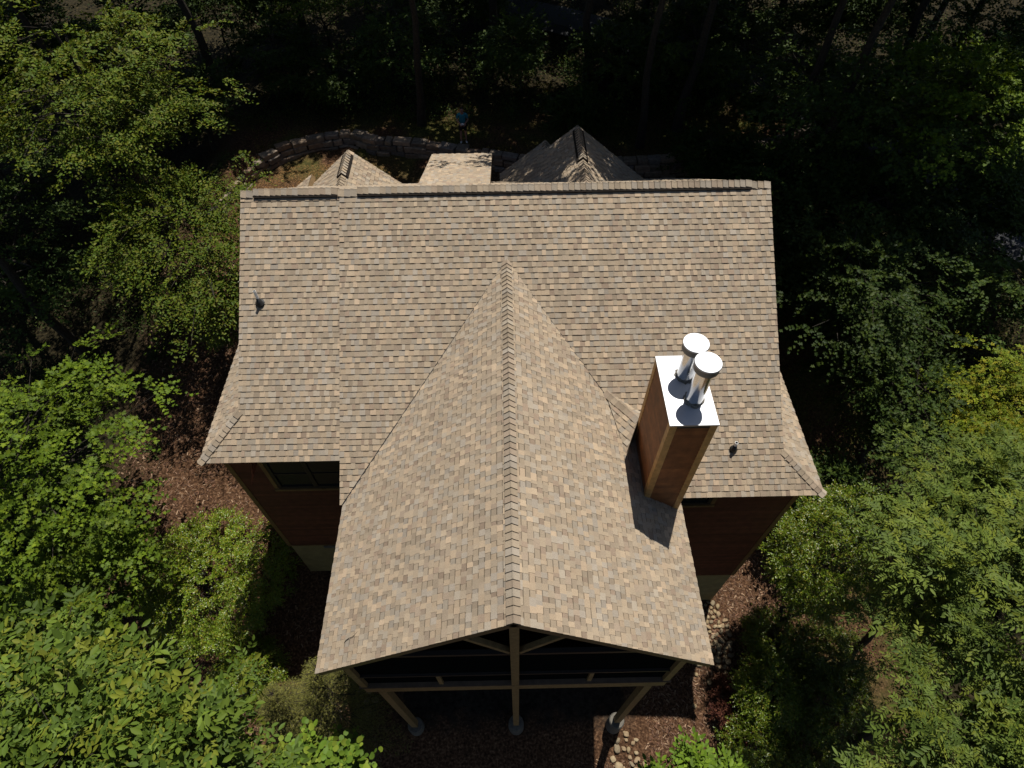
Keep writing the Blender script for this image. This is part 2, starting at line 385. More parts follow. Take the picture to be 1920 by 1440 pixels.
# main front slope: the left section sits a hair lower than the right one
shingle_plane('roof_slope', (0, YE1, ZE1), (1, 0, 0), UP_F,
              [[front_pt(XL, YHL), front_pt(XS, YHL), front_pt(XS, 0), front_pt(XL, 0)],
               [front_pt(XSL, YE1), front_pt(XS, YE1), front_pt(XS, YHL), front_pt(XL, YHL)]], 11, lift=-0.012)
shingle_plane('roof_slope', (0, YE2, ZE2), (1, 0, 0), UP_F,
              [[front_pt(XS, YHR), front_pt(XR, YHR), front_pt(XR, 0), front_pt(XS, 0)],
               [front_pt(XS, YE2), front_pt(XSR, YE2), front_pt(XR, YHR), front_pt(XS, YHR)]], 12, skip=under_porch)
shingle_plane('roof_slope', (0, 6.6, -MS * 6.6), (-1, 0, 0), (0, -1, MS),
              [[(XR, 0, 0), (XL, 0, 0), (XL, 6.6, -MS * 6.6), (XR, 6.6, -MS * 6.6)]], 13)
sl = (MS * YHL - ZE1) / (XL - XSL); sr = (MS * YHR - ZE2) / (XSR - XR)
shingle_plane('skirt_roof', (XSL, 0, ZE1), (0, -1, 0), (1, 0, sl),
              [[(XSL, YE1, ZE1), (XL, YHL, MS * YHL), (XL, 5.4, MS * YHL), (XSL, 5.4, ZE1)]], 14)
shingle_plane('skirt_roof', (XSR, 0, ZE2), (0, 1, 0), (-1, 0, sr),
              [[(XSR, YE2, ZE2), (XR, YHR, MS * YHR), (XR, 5.4, MS * YHR), (XSR, 5.4, ZE2)]], 15)
# porch roof: two slopes with a ridge at X0
shingle_plane('porch_roof_slope', (XGL, 0, ZE2), (0, -1, 0), (1, 0, MG),
              [[(XGL, YG, ZE2), (X0, YG, ZG), (X0, YV, ZG), (XGL, YE2, ZE2)]], 16, lift=0.012, step=0.008, band=0.032)
shingle_plane('porch_roof_slope', (XGR, 0, ZE2), (0, 1, 0), (-1, 0, MG),
              [[(XGR, YG, ZE2), (X0, YG, ZG), (X0, YV, ZG), (XGR, YE2, ZE2)]], 17, lift=0.012, step=0.008, band=0.032)
# ridge caps
DN_F = Vector((0, -1, -MS)); DN_B = Vector((0, 1, -MS))
rcap = cap_run('ridge_cap', (XL + 0.02, 0, 0), (XL + 0.30, 0, 0), DN_F, DN_B, 0.17, seed=21)
cap_run('ridge_cap', (-6.42, 0, 0), (-4.30, 0, 0), DN_F, DN_B, 0.17, seed=22, vent=0.05)
cap_run('ridge_cap', (-4.28, 0, 0), (-3.80, 0, 0), DN_F, DN_B, 0.19, seed=23)
cap_run('ridge_cap', (-3.78, 0, 0), (6.28, 0, 0), DN_F, DN_B, 0.17, seed=24, vent=0.05)
cap_run('ridge_cap', (6.30, 0, 0), (XR - 0.02, 0, 0), DN_F, DN_B, 0.17, seed=25)
mb = MB()
for xa, xb in ((-6.42, -4.30), (-3.78, 6.28)):           # the dark vent strip below the raised caps
    for s in (-1, 1):
        mb.hexa([Vector((x, s * y, -MS * y)) + Vector((0, s * MS, 1)).normalized() * h for h in (0.004, 0.058) for x, y in ((xa, 0.0), (xb, 0.0), (xb, 0.145), (xa, 0.145))])
mb.build('ridge_vent', M['vent'], house)
cap_run('ridge_cap', (X0, YG, ZG), (X0, YV - 0.05, ZG), (-1, 0, -MG), (1, 0, -MG), 0.16, seed=26, lift=0.045)
# hip caps of the skirts
def hip(A, B, na, nb, seed): cap_run('hip_cap', A, B, na, nb, 0.13, seed=seed, lift=0.015, expo=0.15)
hd = (Vector((XL, YHL, MS * YHL)) - Vector((XSL, YE1, ZE1))).normalized()
nf = Vector((0, -MS, 1)).normalized()
def side_dir(hd, n):                                        # direction in the slope plane, square to the hip, pointing down
    s = hd.cross(n).normalized()
    return s if s.z < 0 else -s
nl = Vector((-sl, 0, 1)).normalized(); nr_ = Vector((sr, 0, 1)).normalized()
def hipn(hd, n, toward): 
    s = hd.cross(n).normalized()
    return s if s.dot(Vector(toward)) > 0 else -s
hip((XSL, YE1, ZE1), (XL, YHL, MS * YHL), hipn(hd, nf, (1, 0, 0)), hipn(hd, nl, (-1, 0.2, 0)), 27)
hd2 = (Vector((XR, YHR, MS * YHR)) - Vector((XSR, YE2, ZE2))).normalized()
hip((XSR, YE2, ZE2), (XR, YHR, MS * YHR), hipn(hd2, nf, (-1, 0, 0)), hipn(hd2, nr_, (1, 0.2, 0)), 28)
# metal lined valleys where the porch roof meets the main slope
mb = MB()
for s, xe in ((-1, XGL), (1, XGR)):
    a = Vector((X0, YV, ZG)); b = Vector((xe, YE2, ZE2)); d = (b - a).normalized()
    w1 = Vector((s, 0, 0)) * 0.045; n = Vector((0, -MS, 1)).normalized() * 0.028
    mb.poly([a + n, b + n, b + w1 + n, a + w1 * 0.3 + n])
mb.build('valley_flashing', M['boot'], house)
# cricket that sheds water behind the chimney
R1 = Vector((2.40, -4.42, -2.90)); R2 = Vector((3.10, -5.28, -2.90)); B1 = Vector((2.76, -6.02, ZG - MG * (2.76 - X0) + 0.02)); B2 = Vector((4.0, -5.30, MS * -5.30 + 0.02))
cu = (R2 - R1).normalized()
for nm, tri, sd in (('cricket', [R1, R2, B1], 31), ('cricket', [R2, R1, B2], 32)):
    nn = (tri[1] - tri[0]).cross(tri[2] - tri[0]).normalized(); nn = nn if nn.z > 0 else -nn
    V = nn.cross(cu); V = V if V.z > 0 else -V; U = V.cross(nn)
    shingle_plane(nm, tri[2], U, V, [tri], sd, thick=0.05, lift=0.02)
n1 = Vector((B1 - R1) - cu * (B1 - R1).dot(cu)); n2 = Vector((B2 - R1) - cu * (B2 - R1).dot(cu))
cap_run('cricket_cap', R1 + cu * 0.02, R2, n1, n2, 0.15, seed=33, lift=0.04)

# back gables and the shed roof over the rear entry
def back_gable(name, xr, zr, y0, y1, hw, slope, seed, vent=True):
    ze = zr - slope * hw
    shingle_plane(name, (xr - hw, 0, ze), (0, -1, 0), (1, 0, slope), [[(xr - hw, y0, ze), (xr - hw, y1, ze), (xr, y1, zr), (xr, y0, zr)]], seed)
    shingle_plane(name, (xr + hw, 0, ze), (0, 1, 0), (-1, 0, slope), [[(xr + hw, y0, ze), (xr + hw, y1, ze), (xr, y1, zr), (xr, y0, zr)]], seed + 1)
    if vent:
        yv = y0 + 0.45 * (y1 - y0)
        cap_run('ridge_cap', (xr, yv, zr), (xr, y1 - 0.25, zr), (-1, 0, -slope), (1, 0, -slope), 0.17, seed=seed + 2, vent=0.06)
        mb = MB()
        for s in (-1, 1):
            mb.hexa([Vector((xr + s * w, y, zr - slope * w)) + Vector((s * slope, 0, 1)).normalized() * h for h in (0.004, 0.07) for w, y in ((0, yv), (0, y1 - 0.25), (0.15, y1 - 0.25), (0.15, yv))])
        mb.build('ridge_vent', M['vent'], house)
        cap_run('ridge_cap', (xr, y0, zr), (xr, yv, zr), (-1, 0, -slope), (1, 0, -slope), 0.17, seed=seed + 3)
    else:
        cap_run('ridge_cap', (xr, y0, zr), (xr, y1, zr), (-1, 0, -slope), (1, 0, -slope), 0.16, seed=seed + 3)
    mb = MB(); mb.poly([(xr - hw + 0.4, y1 - 0.35, ze + 0.1), (xr + hw - 0.4, y1 - 0.35, ze + 0.1), (xr, y1 - 0.35, zr - 0.25)], (1, 1, 1)); mb.build('gable_wall', M['siding'], house)
back_gable('rear_roof_slope', 2.54, -2.0, 2.6, 6.40, 3.2, 0.825, 41)
back_gable('rear_roof_slope', -5.45, -2.5, 3.2, 5.96, 2.3, 0.845, 51)
back_gable('rear_roof_slope', 1.50, -3.08, 6.2, 7.27, 1.7, 0.80, 61, vent=False)
SHS = 0.374
shed_z = lambda y: -3.0 - SHS * (y - 6.38)
shingle_plane('shed_roof', (-2.62, 6.38, shed_z(6.38)), (-1, 0, 0), (0, -1, SHS),
              [[(-2.62, 6.38, shed_z(6.38)), (-0.46, 6.38, shed_z(6.38)), (-0.46, 1.95, shed_z(1.95)), (-2.62, 1.95, shed_z(1.95))]], 71)
mb = MB(); mb.box(-2.45, -0.62, 3.0, 6.15, -8.3, -3.3)
mb.build('entry_wall', M['siding'], house)

# walls: lapped siding above a stucco foundation
def lap_wall(mb, a, b, z0, z1, nrm, expo=0.115, holes=(), dep=0.021):
    a = Vector(a); b = Vector(b); n = Vector(nrm)
    k = 0; z = z0
    rg = random.Random(int(abs(a.x * 37 + a.y * 91)))
    while z < z1:
        zt = min(z + expo, z1); t = rg.uniform(0.80, 1.18); c = (t, t, t)
        segs = [(0.0, 1.0)]
        for h in holes:
            if z + 0.01 < h[3] and zt > h[2] + 0.01:
                segs = [(s0, s1) for q0, q1 in segs for s0, s1 in ((q0, min(q1, h[0])), (max(q0, h[1]), q1)) if s1 - s0 > 1e-3]
        for s0, s1 in segs:
            p = a.lerp(b, s0); q = a.lerp(b, s1)
            A0 = Vector((p.x, p.y, z)) + n * dep; B0 = Vector((q.x, q.y, z)) + n * dep
            A1 = Vector((p.x, p.y, zt)) + n * 0.003; B1 = Vector((q.x, q.y, zt)) + n * 0.003
            mb.poly([A0, B0, B1, A1], c); mb.poly([A0 - n * dep, B0 - n * dep, B0, A0], c)
        z = zt
WXL, WYL, WXR, WYR = XSL + 0.333, YE1 + 0.333, XSR - 0.333, YE2 + 0.333
ZSL, ZSR = -9.76, -10.83
mb = MB()
LWX = WXL - XS + 0.5
fl = lambda x: (x - WXL) / (-4.0 - WXL)
lap_wall(mb, (WXL, WYL, 0), (-4.0, WYL, 0), ZSL, -3.72, (0, -1, 0), holes=[(fl(-6.42), fl(-4.35), -5.72, -4.22)])
lap_wall(mb, (WXL, 5.6, 0), (WXL, WYL, 0), ZSL, -3.6, (-1, 0, 0))
mb.build('siding_wall', M['siding'], house)
mb = MB()
fr = lambda x: (x + 4.0) / (WXR + 4.0)
lap_wall(mb, (-4.0, WYR, 0), (WXR, WYR, 0), ZSR, -4.25, (0, -1, 0), holes=[(fr(4.35), fr(5.22), -5.35, -4.45)])
lap_wall(mb, (WXR, WYR, 0), (WXR, 5.6, 0), ZSR, -4.2, (1, 0, 0))
lap_wall(mb, (-4.0, WYL, 0), (-4.0, WYR, 0), ZSL, -4.2, (-1, 0, 0))
lap_wall(mb, (WXR, 5.6, 0), (WXL, 5.6, 0), -8.6, -3.8, (0, 1, 0))
mb.build('siding_wall', M['siding'], house)
for s, x in ((-1, XL + 0.30), (1, XR - 0.30)):                   # upper gable ends above the skirts
    mb = MB()
    for k in range(28):
        z0 = -4.2 + k * 0.145; z1 = z0 + 0.145
        if z1 > -0.2: break
        y0 = -(z0 + 0.12) / -MS; w0 = -(z0 + 0.14) / MS; w1 = -(z1 + 0.14) / MS
        t = 0.85 + 0.25 * ((k * 37) % 10) / 10
        mb.poly([(x + s * 0.015, -w0, z0), (x + s * 0.015, w0, z0), (x, w1, z1), (x, -w1, z1)], (t, t, t))
    mb.build('gable_wall', M['siding'], house)
mb = MB()
mb.box(WXL + 0.03, -3.99, WYL + 0.02, 5.5, -15.4, ZSL)
mb.box(-3.98, WXR - 0.03, WYR + 0.02, 5.4, -15.6, ZSR)
mb.build('foundation', M['concrete'], house)
mb = MB(); mb.box(-6.3, -5.75, WYL - 0.012, WYL + 0.05, -10.1, -9.93); mb.build('foundation_vent', M['footing'], house)
mb = MB()
mb.box(WXL - 0.03, WXL + 0.10, WYL - 0.03, WYL - 0.018, ZSL, -3.75); mb.box(WXL - 0.03, WXL - 0.018, WYL - 0.018, WYL + 0.10, ZSL, -3.75)
mb.box(WXR - 0.10, WXR + 0.03, WYR - 0.03, WYR - 0.018, ZSR, -4.3); mb.box(WXR + 0.018, WXR + 0.03, WYR - 0.018, WYR + 0.10, ZSR, -4.3)
mb.box(WXL - 0.02, -4.0, WYL - 0.032, WYL - 0.002, ZSL - 0.06, ZSL - 0.002); mb.box(-4.0, WXR + 0.02, WYR - 0.032, WYR - 0.002, ZSR - 0.06, ZSR - 0.002)
mb.build('corner_board', M['trim'], house)

def window(x0, x1, z0, z1, y, n):
    mb = MB(); fw = 0.09
    mb.box(x0, x1, y - 0.05, y + 0.05, z1 - fw, z1); mb.box(x0, x0 + fw, y - 0.05, y + 0.05, z0, z1 - fw); mb.box(x1 - fw, x1, y - 0.05, y + 0.05, z0, z1 - fw)
    mb.box(x0 + fw, x1 - fw, y - 0.05, y + 0.05, z0, z0 + fw)
    w = (x1 - x0 - 2 * fw) / n
    for i in range(1, n): mb.box(x0 + fw + i * w - 0.06, x0 + fw + i * w + 0.06, y - 0.045, y + 0.04, z0 + fw, z1 - fw)
    zc = (z0 + z1) / 2
    mb.box(x0 + fw, x1 - fw, y - 0.03, y + 0.03, zc - 0.03, zc + 0.03)
    f = mb.build('window', M['frame'], house)
    for i in range(n):
        mb = MB(); a = x0 + fw + i * w + (0.06 if i else 0); b = x0 + fw + (i + 1) * w - (0.06 if i < n - 1 else 0)
        mb.box(a, b, y - 0.012, y + 0.012, z0 + fw, z1 - fw)
        sub(mb.build('pane', M['glass']), f)
    mb = MB(); mb.box(x0 - 0.12, x1 + 0.12, y - 0.09, y - 0.02, z0 - 0.09, z0 - 0.003); mb.box(x0 - 0.11, x0 - 0.003, y - 0.06, y - 0.02, z0, z1 + 0.1); mb.box(x1 + 0.003, x1 + 0.11, y - 0.06, y - 0.02, z0, z1 + 0.1)
    sub(mb.build('sill', M['trim']), f)
def sub(o, parent):
    o.parent = parent; o.matrix_parent_inverse = Matrix.Identity(4); return o
window(-6.42, -4.35, -5.72, -4.22, WYL, 2)
window(4.35, 5.22, -5.35, -4.45, WYR, 1)

# screened porch under the front gable
YP = -10.25
mb = MB(); mb.box(-3.70, 3.70, YP - 0.07, YP + 0.07, -7.30, -6.74); mb.build('rim_beam', M['timber'], house)
mb = MB(); mb.box(-3.76, 3.76, YP - 0.10, WYR - 0.05, -6.735, -6.70)
mb.build('deck', M['deck'], house)
mb = MB(); mb.box(-3.62, -3.48, YP + 0.08, WYR - 0.04, -7.25, -6.74); mb.box(3.48, 3.62, YP + 0.08, WYR - 0.04, -7.25, -6.74)
for k in range(9): mb.box(-3.4 + k * 0.85 - 0.025, -3.4 + k * 0.85 + 0.025, YP + 0.08, WYR - 0.04, -7.0, -6.74)
mb.build('floor_joist', M['deck'], house)
rz = lambda x: ZG - MG * abs(x - X0) - 0.21
for s in (-1, 1):
    mb = MB(); mb.box(s * 3.64 - 0.075, s * 3.64 + 0.075, YP - 0.075, YP + 0.075, -6.70, rz(3.64) - 0.02); mb.build('corner_post', M['timber'], house)
mb = MB(); mb.box(-0.09, 0.09, YP - 0.10, YP + 0.08, -13.15, -1.42); mb.build('king_post', M['timber'], house)
for s in (-1, 1):
    mb = MB(); mb.bar((s * 0.09, YP, -3.78), (s * 1.22, YP, -2.24), 0.10, 0.11, up=(0, 1, 0)); mb.build('brace', M['timber'], house)
    mb = MB(); mb.bar((s * 3.32, YP + 0.02, -13.25), (s * 3.32, YP + 0.02, -7.31), 0.19, 0.19, up=(0, 1, 0)); mb.build('post', M['timber'], house)
for x in (-3.32, 0.0, 3.32):
    mb = MB(); mb.tube([(x, YP, -14.6), (x, YP, -13.30), (x, YP, -13.24)], [0.27, 0.25, 0.22], 20); mb.build('footing', M['footing'], house)
mb = MB(); mb.box(-3.2, -0.095, YP - 0.05, YP + 0.05, -3.94, -3.82); mb.box(0.095, 3.2, YP - 0.05, YP + 0.05, -3.94, -3.82); mb.build('tie_beam', M['frame'], house)
mb = MB(); mb.box(-3.56, -0.095, YP - 0.04, YP + 0.04, -5.85, -5.77); mb.box(0.095, 3.56, YP - 0.04, YP + 0.04, -5.85, -5.77); mb.build('handrail', M['frame'], house)
for x in (-1.78, 1.78):
    mb = MB(); mb.box(x - 0.05, x + 0.05, YP - 0.045, YP + 0.045, -6.70, -5.852); mb.build('rail_post', M['timber'], house)
mb = MB()
for xa, xb, za, zb in ((-3.56, -0.095, -6.69, -5.86), (0.095, 3.56, -6.69, -5.86), (-3.56, -0.095, -5.765, -3.95), (0.095, 3.56, -5.765, -3.95)):
    mb.box(xa, xb, YP + 0.018, YP + 0.024, za, zb)
mb.box(-3.67, -3.66, YP + 0.08, WYR - 0.05, -6.69, -4.4); mb.box(3.66, 3.67, YP + 0.08, WYR - 0.05, -6.69, -4.4)
mb.build('insect_screen', M['screen'], house)
mb = MB()                                                   # rafters behind the fascia
for s in (-1, 1): mb.bar((s * 0.10, YP, rz(0.10) - 0.09), (s * 3.95, YP, rz(3.95) - 0.05), 0.09, 0.15, up=(0, 1, 0))
mb.build('rafter', M['timber'], house)

# chimney
CX0, CX1, CY0, CY1, CZ = 3.101, 3.998, -7.000, -5.320, -0.481
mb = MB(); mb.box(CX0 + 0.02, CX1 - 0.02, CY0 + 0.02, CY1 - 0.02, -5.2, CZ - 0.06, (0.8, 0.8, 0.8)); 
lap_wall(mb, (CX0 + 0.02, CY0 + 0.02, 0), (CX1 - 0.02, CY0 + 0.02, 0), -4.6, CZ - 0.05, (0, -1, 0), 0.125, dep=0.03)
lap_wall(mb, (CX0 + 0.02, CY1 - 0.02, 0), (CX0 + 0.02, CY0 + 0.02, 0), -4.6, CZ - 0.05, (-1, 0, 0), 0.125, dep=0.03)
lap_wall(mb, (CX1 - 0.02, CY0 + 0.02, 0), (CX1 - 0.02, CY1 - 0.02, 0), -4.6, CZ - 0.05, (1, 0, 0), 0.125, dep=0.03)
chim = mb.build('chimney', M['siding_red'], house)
mb = MB(); tw = 0.125
for cx, sx in ((CX0, 1), (CX1, -1)):
    for cyy, sy in ((CY0, 1), (CY1, -1)):
        xa, xb = sorted((cx - sx * 0.016, cx + sx * tw)); ya, yb = sorted((cyy - sy * 0.016, cyy + sy * 0.017)); mb.box(xa, xb, ya, yb, -4.7, CZ - 0.045)
        xa, xb = sorted((cx - sx * 0.016, cx + sx * 0.017)); ya, yb = sorted((cyy + sy * 0.018, cyy + sy * tw)); mb.box(xa, xb, ya, yb, -4.7, CZ - 0.045)
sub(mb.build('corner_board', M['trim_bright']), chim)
mb = MB(); mb.box(CX0 + 0.13, CX1 - 0.13, CY0 - 0.014, CY0 + 0.015, CZ - 0.13, CZ - 0.045); sub(mb.build('frieze_board', M['frame']), chim)
mb = MB(); mb.box(CX0 - 0.030, CX1 + 0.030, CY0 - 0.030, CY1 + 0.030, CZ - 0.04, CZ)
sub(mb.build('chase_cover', M['metal']), chim)
mb = MB()                                                   # step flashing where the chase meets the slope
for k in range(14):
    y = CY0 + 0.1 + k * 0.12
mb.box(CX0 - 0.024, CX0 - 0.018, CY0, CY1, -4.2, -3.48)
sub(mb.build('step_flashing', M['frame']), chim)
for fx, fy, zt in ((3.585, -5.82, 0.52), (3.650, -6.42, 0.67)):
    mb = MB()
    mb.tube([(fx, fy, CZ + 0.05), (fx, fy, zt - 0.12)], [0.170, 0.170], 32, cap=False)
    mb.tube([(fx, fy, zt - 0.13), (fx, fy, zt - 0.10)], [0.12, 0.12], 24)
    sub(mb.build('flue_pipe', M['flue'], smooth=True, weld=True), chim)
    mb = MB(); mb.tube([(fx, fy, zt - 0.16), (fx, fy, zt - 0.005)], [0.240, 0.247], 40, cap=True)
    sub(mb.build('cap_band', M['cap_side'], weld=True), chim)
    mb = MB(); mb.tube([(fx, fy, zt - 0.012), (fx, fy, zt + 0.012), (fx, fy, zt + 0.022)], [0.255, 0.255, 0.247], 40, cap=True)
    sub(mb.build('flue_cap', M['metal'], weld=True), chim)
    mb = MB(); rg = random.Random(int(fx * 100))
    ring = [(0.193 + rg.uniform(-0.012, 0.028)) for _ in range(26)]
    pts = [[Vector((fx + math.cos(a) * r * m, fy + math.sin(a) * r * m, CZ + h)) for a, r in zip(np.linspace(0, 2 * math.pi, 27)[:-1], ring)] for m, h in ((1.06, 0.001), (0.98, 0.035), (0.84, 0.05))]
    for i in range(2):
        for k in range(26): mb.poly([pts[i][k], pts[i][(k + 1) % 26], pts[i + 1][(k + 1) % 26], pts[i + 1][k]])
    sub(mb.build('sealant_collar', M['sealant'], smooth=True, weld=True), chim)

# plumbing vents
def roof_pipe(x, y, h, r, rb):
    z = MS * y; n = Vector((0, -MS, 1)).normalized(); b = Vector((x, y, z)) + n * 0.02
    mb = MB(); mb.tube([b - n * 0.01, b + n * 0.02, b + n * 0.04 + Vector((0, 0, 0.03)), b + Vector((0, 0, 0.17))], [rb, rb * 0.97, r * 1.7, r * 1.25], 20)
    o = mb.build('vent_boot', M['boot'], house, smooth=True, weld=True)
    mb = MB(); mb.tube([b, b + Vector((0, 0, h)), b + Vector((0, 0, h)), b + Vector((0, 0, h - 0.05))], [r, r, r * 0.82, r * 0.8], 16, cap=True)
    sub(mb.build('vent_pipe', M['pvc'], weld=True), o)
roof_pipe(-6.245, -2.40, 0.42, 0.035, 0.115)
roof_pipe(5.535, -5.66, 0.30, 0.04, 0.10)
# twig lying on the porch roof
mb = MB(); pts = []
for t in np.linspace(0, 1, 7):
    x = -3.50 + 0.30 * t; y = -10.02 + 0.14 * t + 0.02 * math.sin(t * 7); pts.append((x, y, ZG - MG * abs(x - X0) + 0.045 + 0.012 * math.sin(t * 4)))
mb.tube(pts, [0.006, 0.007, 0.007, 0.006, 0.006, 0.005, 0.003], 6)
tag(mb.build('fallen_twig', M['bark']), 'thin dry twig lying on the porch roof near its lower corner', 'twig')

# ------------------------------------------------------------------ stones, retaining wall
def pebble_mesh(name, seed, flat=0.6):
    rg = np.random.default_rng(seed); import bmesh
    bm = bmesh.new(); bmesh.ops.create_icosphere(bm, subdivisions=3, radius=0.5)
    k = rg.normal(size=(5, 3)); unit_k = rg.normal(size=(4, 3)); unit_k /= np.linalg.norm(unit_k, axis=1)[:, None]; ph = rg.uniform(0, 6.28, 5)
    for v in bm.verts:
        p = np.array(v.co); f = 1 + 0.12 * sum(math.sin(float(k[i] @ p) * 2.6 + ph[i]) for i in range(5)); f = min(f, 1.22); q = max(abs(float(unit_k[i] @ p)) for i in range(4)); f *= min(1.0, 0.40 / q)
        v.co = Vector((p[0] * f, p[1] * f * rg.uniform(0.98, 1.02) * 0.78, p[2] * f * flat))
    me = bpy.data.meshes.new(name); bm.to_mesh(me); bm.free()
    me.polygons.foreach_set('use_smooth', [True] * len(me.polygons))
    at = me.attributes.new('tint', 'FLOAT_COLOR', 'FACE')
    c = [(0.24, 0.18, 0.10), (0.29, 0.225, 0.135), (0.19, 0.15, 0.095), (0.25, 0.18, 0.105)][seed % 4]
    at.data.foreach_set('color', np.tile(np.array([*c, 1.0], dtype=np.float32), (len(me.polygons), 1)).ravel())
    me.materials.append(M['river'])
    return me
PEB = [pebble_mesh('river_stone', i, 0.5 + 0.07 * (i % 3)) for i in range(8)]
rs = random.Random(5)
def stone(x, y, size, label, group):
    o = link('river_stone', PEB[rs.randrange(8)]); o.location = (x, y, float(ground_z(x, y)) + size * 0.16)
    o.rotation_euler = (rs.uniform(-.3, .3), rs.uniform(-.3, .3), rs.uniform(0, 6.28)); o.scale = (size, size * rs.uniform(0.85, 1.1), size * rs.uniform(0.8, 1.1))
    return tag(o, label, 'stone', group)
def scatter_stones(n, cx, cy, rx, ry, rot, lo, hi, label, group):
    placed = []; t = 0
    while len(placed) < n and t < 4000:
        t += 1; a = rs.uniform(0, 6.28); r = math.sqrt(rs.random())
        u, v = rx * r * math.cos(a), ry * r * math.sin(a)
        x = cx + u * math.cos(rot) - v * math.sin(rot); y = cy + u * math.sin(rot) + v * math.cos(rot); s = rs.uniform(lo, hi)
        if all((x - q[0]) ** 2 + (y - q[1]) ** 2 > (0.40 * (s + q[2])) ** 2 for q in placed):
            placed.append((x, y, s)); stone(x, y, s, label, group)
scatter_stones(95, 7.38, -7.45, 0.52, 1.10, 0.05, 0.16, 0.30, 'tan river stone in the sunlit pile at the right foundation corner', 'river stones piled at the right foundation corner')
scatter_stones(22, 3.75, -11.3, 0.60, 0.85, 0.2, 0.14, 0.32, 'tan river stone in the bed at the foot of the right porch post', 'river stones by the right porch post')
scatter_stones(30, -5.1, -8.6, 0.75, 1.2, 0.2, 0.20, 0.38, 'grey river stone in the shaded bed left of the porch', 'river stones in the shade left of the porch')
for x, y in ((6.45, -8.75), (6.62, -8.45), (7.3, -9.0), (6.25, -9.7), (6.3, -10.6), (6.0, -11.2), (7.55, -8.7), (6.9, -8.95)):
    stone(x, y, rs.uniform(0.16, 0.26), 'small pale stone lying loose on the brown mulch path right of the porch', 'loose stones on the mulch right of the porch')

def wall_pt(s):
    i = int(s); i = min(i, len(WX) - 2); t = s - i
    return np.array([WX[i] + (WX[i + 1] - WX[i]) * t, WY[i] + (WY[i + 1] - WY[i]) * t])
def retaining_wall():
    """stacked fieldstone blocks, five to six courses, following the curve of the bank"""
    import bmesh
    rg = np.random.default_rng(3); mb = MB()
    ss = np.linspace(0, len(WX) - 1.001, 400); pts = np.array([wall_pt(s) for s in ss])
    acc = np.concatenate([[0], np.cumsum(np.linalg.norm(np.diff(pts, axis=0), axis=1))])
    at = lambda l: np.array([np.interp(l, acc, pts[:, 0]), np.interp(l, acc, pts[:, 1])])
    z = -8.45
    for c in range(5):
        h = rg.uniform(0.24, 0.32); l = rg.uniform(-0.4, 0)
        while l < acc[-1]:
            w = rg.uniform(0.35, 0.95); a = at(max(l, 0)); b = at(min(l + w, acc[-1])); l += w
            d = b - a; L = np.linalg.norm(d)
            if L < 0.15: continue
            d /= L; n = np.array([d[1], -d[0]]); n = n if n[1] < 0 else -n
            if a[0] < -12 and n[0] < 0: n = -n
            off = 0.30 - 0.055 * c + rg.uniform(-0.07, 0.07); dep = rg.uniform(0.4, 0.6)
            drop = 0.55 * min(max((a[0] + 11.5) / -1.8, 0), 1.0)
            z0 = z + rg.uniform(-0.02, 0.02) - drop; z1 = z0 + h * rg.uniform(0.88, 1.0)
            gap = 0.014; A = a + d * gap; B = b - d * gap
            j = lambda: rg.uniform(-0.035, 0.035)
            f0, f1 = A + n * off, B + n * off; b0, b1 = A + n * (off - dep), B + n * (off - dep)
            mm = lambda p, zz: (p[0] + j(), p[1] + j(), zz + j() * 0.7)
            t = rg.uniform(0.7, 1.2); base = np.array([(0.24, 0.165, 0.11), (0.20, 0.16, 0.12), (0.17, 0.14, 0.115), (0.27, 0.20, 0.14)][rg.integers(4)]) * t
            # chamfered block
            lo = [mm(f0, z0), mm(f1, z0), mm(b1, z0), mm(b0, z0)]; hi = [mm(f0, z1), mm(f1, z1), mm(b1, z1), mm(b0, z1)]
            ctr = np.mean(np.array(lo + hi), axis=0)
            bm = bmesh.new(); vs = [bm.verts.new(p) for p in lo + hi]
            for q in ((3, 2, 1, 0), (4, 5, 6, 7), (0, 1, 5, 4), (1, 2, 6, 5), (2, 3, 7, 6), (3, 0, 4, 7)): bm.faces.new([vs[i] for i in q])
            bmesh.ops.bevel(bm, geom=list(bm.edges), offset=0.03, segments=1, affect='EDGES')
            for f in bm.faces: mb.poly([tuple(v.co) for v in f.verts], tuple(base))
            bm.free()
        z += h * 0.985
    tag(mb.build('retaining_wall', M['stone']), 'low dry stacked fieldstone retaining wall curving round the bank behind the house', 'wall')
retaining_wall()

# ------------------------------------------------------------------ person with a controller
def skin_body(name, verts, edges, radii, m, parent=None, sub_lv=2, root=0):
    me = bpy.data.meshes.new(name); me.from_pydata(verts, edges, [])
    o = link(name, me)
    if parent is not None: sub(o, parent)
    sk = o.modifiers.new('skin', 'SKIN'); sk.use_smooth_shade = True
    lay = me.skin_vertices[0] if me.skin_vertices else None
    if lay is None:
        with bpy.context.temp_override(object=o, active_object=o): bpy.ops.mesh.customdata_skin_add()
        lay = me.skin_vertices[0]
    for i, r in enumerate(radii):
        lay.data[i].radius = r if isinstance(r, tuple) else (r, r)
    lay.data[root].use_root = True
    ss = o.modifiers.new('sub', 'SUBSURF'); ss.levels = sub_lv; ss.render_levels = sub_lv
    me.materials.append(m)
    dg = bpy.context.evaluated_depsgraph_get(); ev = bpy.data.meshes.new_from_object(o.evaluated_get(dg))
    o.modifiers.clear(); o.data = ev; o.data.name = name
    return o

